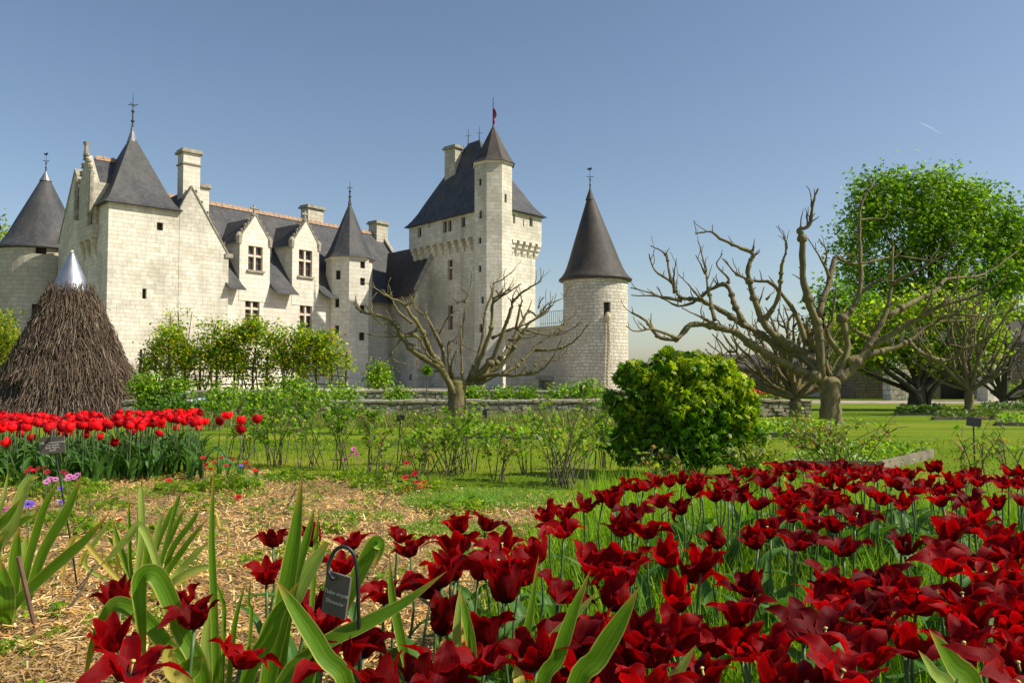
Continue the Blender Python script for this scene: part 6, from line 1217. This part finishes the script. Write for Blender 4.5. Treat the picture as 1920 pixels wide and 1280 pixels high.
rows = [(850, 900, 7.9, 62, 752, 26, 560, RG, 'dense rose bush hiding the foot of the first pollard'), (1060, 915, 7.0, 62, 738, 24, 330, RG, 'vase shaped rose bush with bare dark lower canes left of the peony bush'), (935, 905, 7.4, 22, 770, 6, 90, RB, 'thin straggly rose shoots between two fuller rose bushes'), (985, 900, 7.8, 20, 775, 5, 70, RG, 'pair of straight rose canes just left of the vase shaped bush'),
 (1130, 880, 8.3, 30, 712, 8, 150, RG, 'tall leafy rose shoots touching the left side of the peony bush'), (700, 905, 7.6, 30, 745, 8, 110, RB, 'sparse upright rose with pinkish flower cluster nearby'), (640, 890, 8.2, 26, 738, 8, 110, RG, 'slender rose bush in the middle of the border'), (585, 888, 8.4, 28, 735, 9, 130, RG, 'leggy rose bush right of the separate red tulips, nearer the middle'),
 (520, 885, 8.6, 32, 735, 12, 170, RG, 'twiggy rose bush directly right of the separate red tulips'), (455, 870, 9.2, 34, 730, 12, 160, RG, 'twiggy rose bush behind the separate red tulips'), (760, 880, 8.7, 24, 745, 7, 100, RG, 'rose shoots beside the small black plate stake'), (560, 800, 13.5, 45, 728, 14, 260, RG, 'far rose bush before the dry stone wall, under the stair tower'), (480, 800, 13.0, 45, 725, 14, 280, RG, 'far rose bush before the dry stone wall, under the main wing'), (400, 790, 14.0, 40, 735, 12, 220, RG, 'far rose bush just behind the right end of the bright tulips'), (640, 800, 13.2, 42, 735, 12, 240, RG, 'far rose bush before the dry stone wall, under the link building'),
 (318, 785, 15.5, 48, 742, 14, 520, [(.10, .24, .02), (.16, .32, .03)], 'fresh green bush beside the brushwood hut'), (690, 800, 13.0, 28, 748, 8, 140, RG, 'small far rose bush left of the first pollard'), (790, 905, 7.3, 22, 805, 7, 60, RB, 'bronze leaved rose sprouts left of the dense rose bush'), (725, 915, 6.9, 16, 850, 4, 24, RB, 'short bronze rose stump sprouting from the straw'),
 (1570, 868, 7.7, 70, 778, 22, 330, RB, 'rose bush with bronze tips in front of the largest pollard'), (1835, 885, 6.6, 34, 805, 7, 60, RB, 'sparse rose with few leaves beside the tilted black plate'), (1895, 885, 6.4, 34, 800, 5, 42, RB, 'thin rose shoots at the lawn edge near the frame corner'), (1503, 815, 12, 18, 765, 4, 40, RB, 'small rose sprout at the foot of the medium pollard'), (1240, 905, 7.0, 30, 850, 6, 60, RB, 'low twiggy rose under the peony bush')]
for px, py, Y, wd, tp_, nc_, nl, cols, lab in rows: rose(lab, px, py, Y, wd * random.uniform(1.4, 1.9) if Y < 10 else wd * 1.4, tp_ + (random.uniform(-4, 26) if 400 < px < 1000 and px != 850 else 0), nc_, int(nl * (1.5 if Y > 10 else 1.25)), cols, .045 if Y > 10 else .033)
sr = thing('standard_rose', 'single tall thin standard rose with a green tuft left of the first pollard', 'rose', V3(gp(800, 9.0), 0)); mb = MB(); q = at(800, 694, 9.0); mb.tube([V3(gp(800, 9.0), 0), at(801, 780, 9), q], [.008, .007, .005], 6); mb.build('stem', M['stemwood'], sr); crown('foliage', [((q.x, q.y, q.z), (.07, .07, .05))], 60, .045, RG, sr, palmate(5, 3, 1, .22), .3)
# ================================================================== ferny ground plants, anemones, tufts
def fern_clump(label, px, py, r, h, n, cols=None, group='ferny anemone plants'):
    c = on_z(px, py); t = thing('anemone_plant', label, 'ground plant', c, 0, group); a = rng.uniform(0, 6.28, n); q = np.sqrt(rng.random(n)) * r; z = rng.random(n) * h * (1 - (q / r) ** 2 * .6) + .01
    p = np.stack([c.x + q * np.cos(a), c.y + q * np.sin(a) * .8, z], 1); T, Fx = palmate(5, 3.0, 1.0, .11); cloud('foliage', T, Fx, p, rand_rot(n, .8), rng.uniform(.5, 1.2, n) * .042, mixcol(n, cols or [(.16, .32, .008), (.25, .40, .012), (.10, .22, .006), (.36, .44, .04)], .2), M['leaf_thin'], t); return t
for px, py, r, h, n, lab in ((430, 920, .42, .17, 900, 'ferny anemone plant carrying a lone red flower in the straw'), (330, 925, .3, .13, 420, 'ferny green clump between red tulips and yellowing iris'), (120, 930, .5, .17, 800, 'ferny clump under pink and purple flowers'), (90, 985, .35, .10, 420, 'low ferny clump beside the leaning rod'), (205, 955, .3, .07, 260, 'thin ferny patch in front of the bright tulips'), (180, 1000, .3, .08, 260, 'thin ferny patch right of the leaning rod'), (240, 1060, .2, .07, 120, 'tiny ferny patch among withered iris leaves'), (540, 900, .32, .12, 320, 'ferny clump with dry brown tops in the straw'), (660, 905, .35, .14, 420, 'ferny clump at the border edge below slender roses'), (700, 915, .3, .12, 260, 'ferny clump below the pinkish flower cluster'), (790, 925, .35, .14, 380, 'ferny clump with a bunch of red anemones'), (860, 960, .4, .12, 420, 'ferny clump in the straw before the dense rose bush'), (960, 1010, .3, .10, 260, 'ferny clump near the edge of the dark tulips'), (560, 905, .25, .07, 180, 'small ferny patch in the open straw'), (30, 915, .4, .14, 420, 'ferny clump at the foot of the bright tulip row'), (610, 1000, .2, .06, 120, 'tiny ferny patch behind the tall broad iris leaf')):
    fern_clump(lab, px, py, r * .68, h * .9, int(n * .62))
for i, (px, py, r, n, h, lab) in enumerate(((850, 945, .42, 1900, .11, 'soft bright grass tuft in the straw below the dense rose bush'), (950, 940, .48, 2200, .11, 'larger soft grass tuft below the vase shaped rose'), (640, 970, .16, 420, .07, 'small grass tuft in the middle of the open straw'), (700, 972, .20, 500, .07, 'second small grass tuft in the open straw'), (515, 902, .22, 500, .09, 'grass tuft near the border behind open straw'), (830, 1000, .3, 1200, .09, 'grass tuft before the loose dark tulips'), (900, 1050, .3, 900, .1, 'grass tuft hidden between dark tulips'), (320, 960, .2, 300, .06, 'thin grass tuft beside the yellowing iris'), (215, 925, .35, 600, .07, 'thin grass patch before the bright tulip leaves'), (390, 1065, .14, 200, .06, 'tiny grass tuft behind the tall upright iris leaf'))):
    tuft('grass_tuft', lab, px, py, r, n, h, 'grass tufts in the straw')
def flower_mesh(col, col2, r=.022):
    mb = MB()
    for k in range(8):
        a = k * math.pi / 4 + random.uniform(-.1, .1); petal_grid(mb, r, r * .75, [(0, 0), (.3, .1), (.7, .18), (1, .22)], a, 0, .1, .9, k, .3, 4, 3, .002)
    o = mb.build('petals', plain('anemone_' + str(len(bpy.data.materials)), col, .5, 0, .25, 40, 0), None, smooth=True); me = o.data; bpy.data.objects.remove(o); return me
AN = {'red': flower_mesh((.50, .006, .008), 0), 'pink': flower_mesh((.52, .06, .30), 0), 'purple': flower_mesh((.16, .07, .45), 0), 'crimson': flower_mesh((.30, .012, .02), 0), 'mauve': flower_mesh((.50, .16, .36), 0)}
mb = MB(); mb.lathe((0, 0, .003), [(0, 0), (.0055, .001), (.005, .004), (0, .006)], 7); AEYE = mesh_only(mb, 'eye', M['iron'])
mb = MB(); mb.tube([(0, 0, 0), (.006, 0, .5), (0, 0, 1)], .0022, 5); ASTEM = mesh_only(mb, 'flower_stem', M['tstem'])
def anemone(kind, px, py, Y, lab, grp, sc=1.0):
    z = max(.04, zat(gp(px, Y), py)); q = gp(px, Y, z); t = thing('anemone', lab, 'flower', (q.x, q.y, 0), 0, grp); part('stem', ASTEM, t, (0, 0, 0), (0, 0, random.uniform(0, 6)), (1, 1, z)); f = part('bloom', AN[kind], t, (0, 0, z), (random.uniform(.1, .8), random.uniform(-.4, .4), 0), (sc,) * 3); part('eye', AEYE, f)
for k, L, Y, lab, sc in (('red', [(381, 858), (386, 872), (401, 866), (424, 873), (437, 862), (462, 868), (467, 876), (478, 882), (395, 880), (415, 858), (385, 880)], 6.6, 'red anemone of the cluster below the separate red tulips', 1.1), ('purple', [(452, 873)], 6.5, 'single violet anemone inside the red anemone cluster', .9), ('red', [(763, 868), (778, 888), (760, 895), (784, 903), (788, 910), (800, 913), (762, 916), (770, 924), (795, 905), (776, 905)], 6.6, 'red anemone of the bunch in front of the dense rose bush', 1.25), ('red', [(56, 878), (63, 882), (50, 884), (82, 877), (88, 884), (70, 880)], 6.3, 'small red flower under the hanging four-line slate tag', 1.0), ('crimson', [(92, 887), (118, 884), (125, 888)], 6.2, 'dull crimson flower among the pink cluster', .9), ('mauve', [(95, 897), (104, 899), (88, 903), (130, 893), (138, 896), (145, 891), (127, 899)], 5.9, 'mauve pink flower of the cluster before the bright tulip leaves', 1.2), ('pink', [(660, 848), (655, 855), (668, 852), (647, 862), (671, 860), (663, 842)], 7.4, 'magenta flower of the sprig in the middle of the rose border', 1.1), ('red', [(317, 900)], 6.2, 'lone red anemone left of the large ferny plant', 1.0), ('red', [(224, 975)], 4.9, 'tiny red bud low in front of the leaning rod', .7)):
    for px, py in L: anemone(k, px, py, Y + random.uniform(-.12, .12), lab, lab.split(' of ')[0] + 's', sc)
anemone('red', 447, 932, 6.0, 'red anemone with dark eye alone on the ferny plant in the straw', None, 1.2)
anemone('purple', 53, 946, 4.4, 'large violet anemone behind the corner iris clump', None, 1.5); anemone('purple', 114, 941, 4.9, 'violet anemone just behind the leaning rod', None, .8); anemone('purple', 113, 915, 5.4, 'small violet anemone below the mauve cluster', None, .8); anemone('pink', 8, 956, 4.3, 'magenta anemone at the very edge behind the corner iris', None, 1.0)
wd_ = scatter(mulch_poly, 430, .3, 77); wp = []
for x, y in wd_:
    k_ = random.randint(8, 46); a_ = rng.uniform(0, 6.283, k_); q_ = np.sqrt(rng.random(k_)) * random.uniform(.02, .15); wp.append(np.stack([x + q_ * np.cos(a_), y + q_ * np.sin(a_), rng.uniform(.01, .06, k_)], 1))
wp = np.concatenate(wp); n = len(wp); T_, F_ = palmate(4, 3.0, 1.0, .2); cloud('straw_weeds', T_, F_, wp, rand_rot(n, .7), rng.uniform(.5, 1.3, n) * .022, mixcol(n, RG, .2), M['leaf_thin'])['kind'] = 'stuff'
# dry prunings in the straw
for i, (a, b, lab) in enumerate((((105, 1160), (175, 1062), 'dark bent twig rising from the straw beside the withered iris'), ((520, 970), (555, 915), 'bare pruned branch standing in the straw near the border'), ((700, 955), (732, 915), 'bare leaning twig in the straw below the slender rose'), ((1095, 1000), (1120, 940), 'mossy dead branch between dark tulips and peony bush'), ((165, 985), (168, 935), 'thin upright dry stick in front of the bright tulips'))):
    p0 = on_z(*a); q = at(b[0], b[1], p0.y + .1); t = thing('dry_twig', lab, 'twig', p0); mb = MB(); mb.tube(catmull([p0 - Vector((0, 0, .01)), p0.lerp(q, .45) + Vector((.015, 0, -.012)), q]), np.linspace(.008, .004, 9), 6); e = p0.lerp(q, .6); mb.tube([e, e + Vector((.05, .02, .07))], [.004, .002], 5); mb.build('branch', M['stemwood'], t)
# ================================================================== timber edged beds on the lawn
def timber_bed(label, pts, h, th, grp, ground_cols, n, leaf=.05, hh=.10):
    P = [Vector((p.x, p.y)) for p in pts]; c = sum(P, Vector((0, 0))) / len(P); t = thing('timber_bed', label, 'planting bed', (c.x, c.y, 0), 0, grp)
    for i in range(len(P)):
        a, b = P[i], P[(i + 1) % len(P)]; d = (b - a).normalized(); nn = Vector((d.y, -d.x)); L = (b - a).length; m_ = max(1, int(L / 1.4)); mb = MB()
        for k in range(m_): mb.box(V3(a + d * (L * k / m_ + .008), -.02), V3(d * (L / m_ - .016), 0), V3(-nn * th, 0), (0, 0, h + .02 + random.uniform(-.008, .008)))
        mb.build('edging_board', M['timber'], t)
    poly = [tuple(p) for p in P]; xs = [p[0] for p in poly]; ys = [p[1] for p in poly]; x = rng.uniform(min(xs), max(xs), n * 3); y = rng.uniform(min(ys), max(ys), n * 3); k = inside(poly, x, y); x, y = x[k][:n], y[k][:n]; m_ = len(x)
    T, Fx = palmate(3, 2.4, 1, .3); cloud('ground_cover', T, Fx, np.stack([x, y, rng.uniform(.02, h + hh, m_)], 1), rand_rot(m_, .8), rng.uniform(.6, 1.3, m_) * leaf, mixcol(m_, ground_cols, .2), M['leaf'], t); return t
GC = [(.18, .35, .008), (.27, .44, .012), (.11, .23, .006), (.37, .46, .03)]
def G4(*q): return [on_z(*p) for p in q]
timber_bed('large timber edged bed of green ground cover behind the dark tulips', [on_z(1470, 881), on_z(1655, 883), on_z(1752, 858), on_z(1560, 846)], .10, .05, 'timber edged beds', GC, 2600, .04, .09)
timber_bed('timber edged bed around the medium pollard, in partial shade', G4((1408, 818), (1530, 822), (1560, 800), (1430, 798)), .07, .06, 'timber edged beds', GC, 1700, .06, .1)
timber_bed('timber edged square planted around the young smooth pollard', G4((1748, 787), (1868, 787), (1875, 775), (1770, 775)), .06, .06, 'timber edged beds', [(.08, .13, .015), (.14, .2, .02)], 1300, .06, .09)
timber_bed('timber edged bed cut off by the picture edge on the lawn', G4((1868, 798), (1990, 800), (1985, 785), (1880, 785)), .07, .06, 'timber edged beds', GC, 1300, .06, .1)
timber_bed('timber edged square under the smallest pollard', G4((1835, 770), (1975, 770), (1975, 762), (1845, 762)), .05, .06, 'timber edged beds', [(.06, .12, .012), (.1, .17, .02)], 900, .08, .12)
timber_bed('timber edged bed of dark ground cover under the goblet tree', G4((1678, 778), (1775, 778), (1770, 768), (1690, 768)), .05, .06, 'timber edged beds', [(.06, .12, .012), (.1, .17, .02)], 900, .08, .12)
timber_bed('low planted bed edge between dry wall and lawn left of the peony bush', G4((870, 822), (1010, 824), (1020, 806), (880, 806)), .04, .05, 'timber edged beds', GC, 900, .06, .1)
# short white contrail very high above
m, nt, p = newmat('contrail_vapour'); p.inputs['Base Color'].default_value = (.9, .9, .95, 1); tl = N(nt, 'ShaderNodeBsdfTranslucent'); tl.inputs[0].default_value = (1, 1, 1, 1); tp = N(nt, 'ShaderNodeBsdfTransparent'); mx = N(nt, 'ShaderNodeMixShader'); mx.inputs[0].default_value = .09; nt.links.new(tp.outputs[0], mx.inputs[1]); nt.links.new(tl.outputs[0], mx.inputs[2]); nt.links.new(mx.outputs[0], nt.nodes['Material Output'].inputs[0])
mb = MB(); mb.tube([at(1724, 229, 4800), at(1738, 236, 4800), at(1750, 242, 4800), at(1764, 250, 4800)], [2, 5.5, 4, 1.5], 8); tag(mb.build('contrail', m), 'short thin white contrail in the pale sky above the chestnut tree', 'contrail')
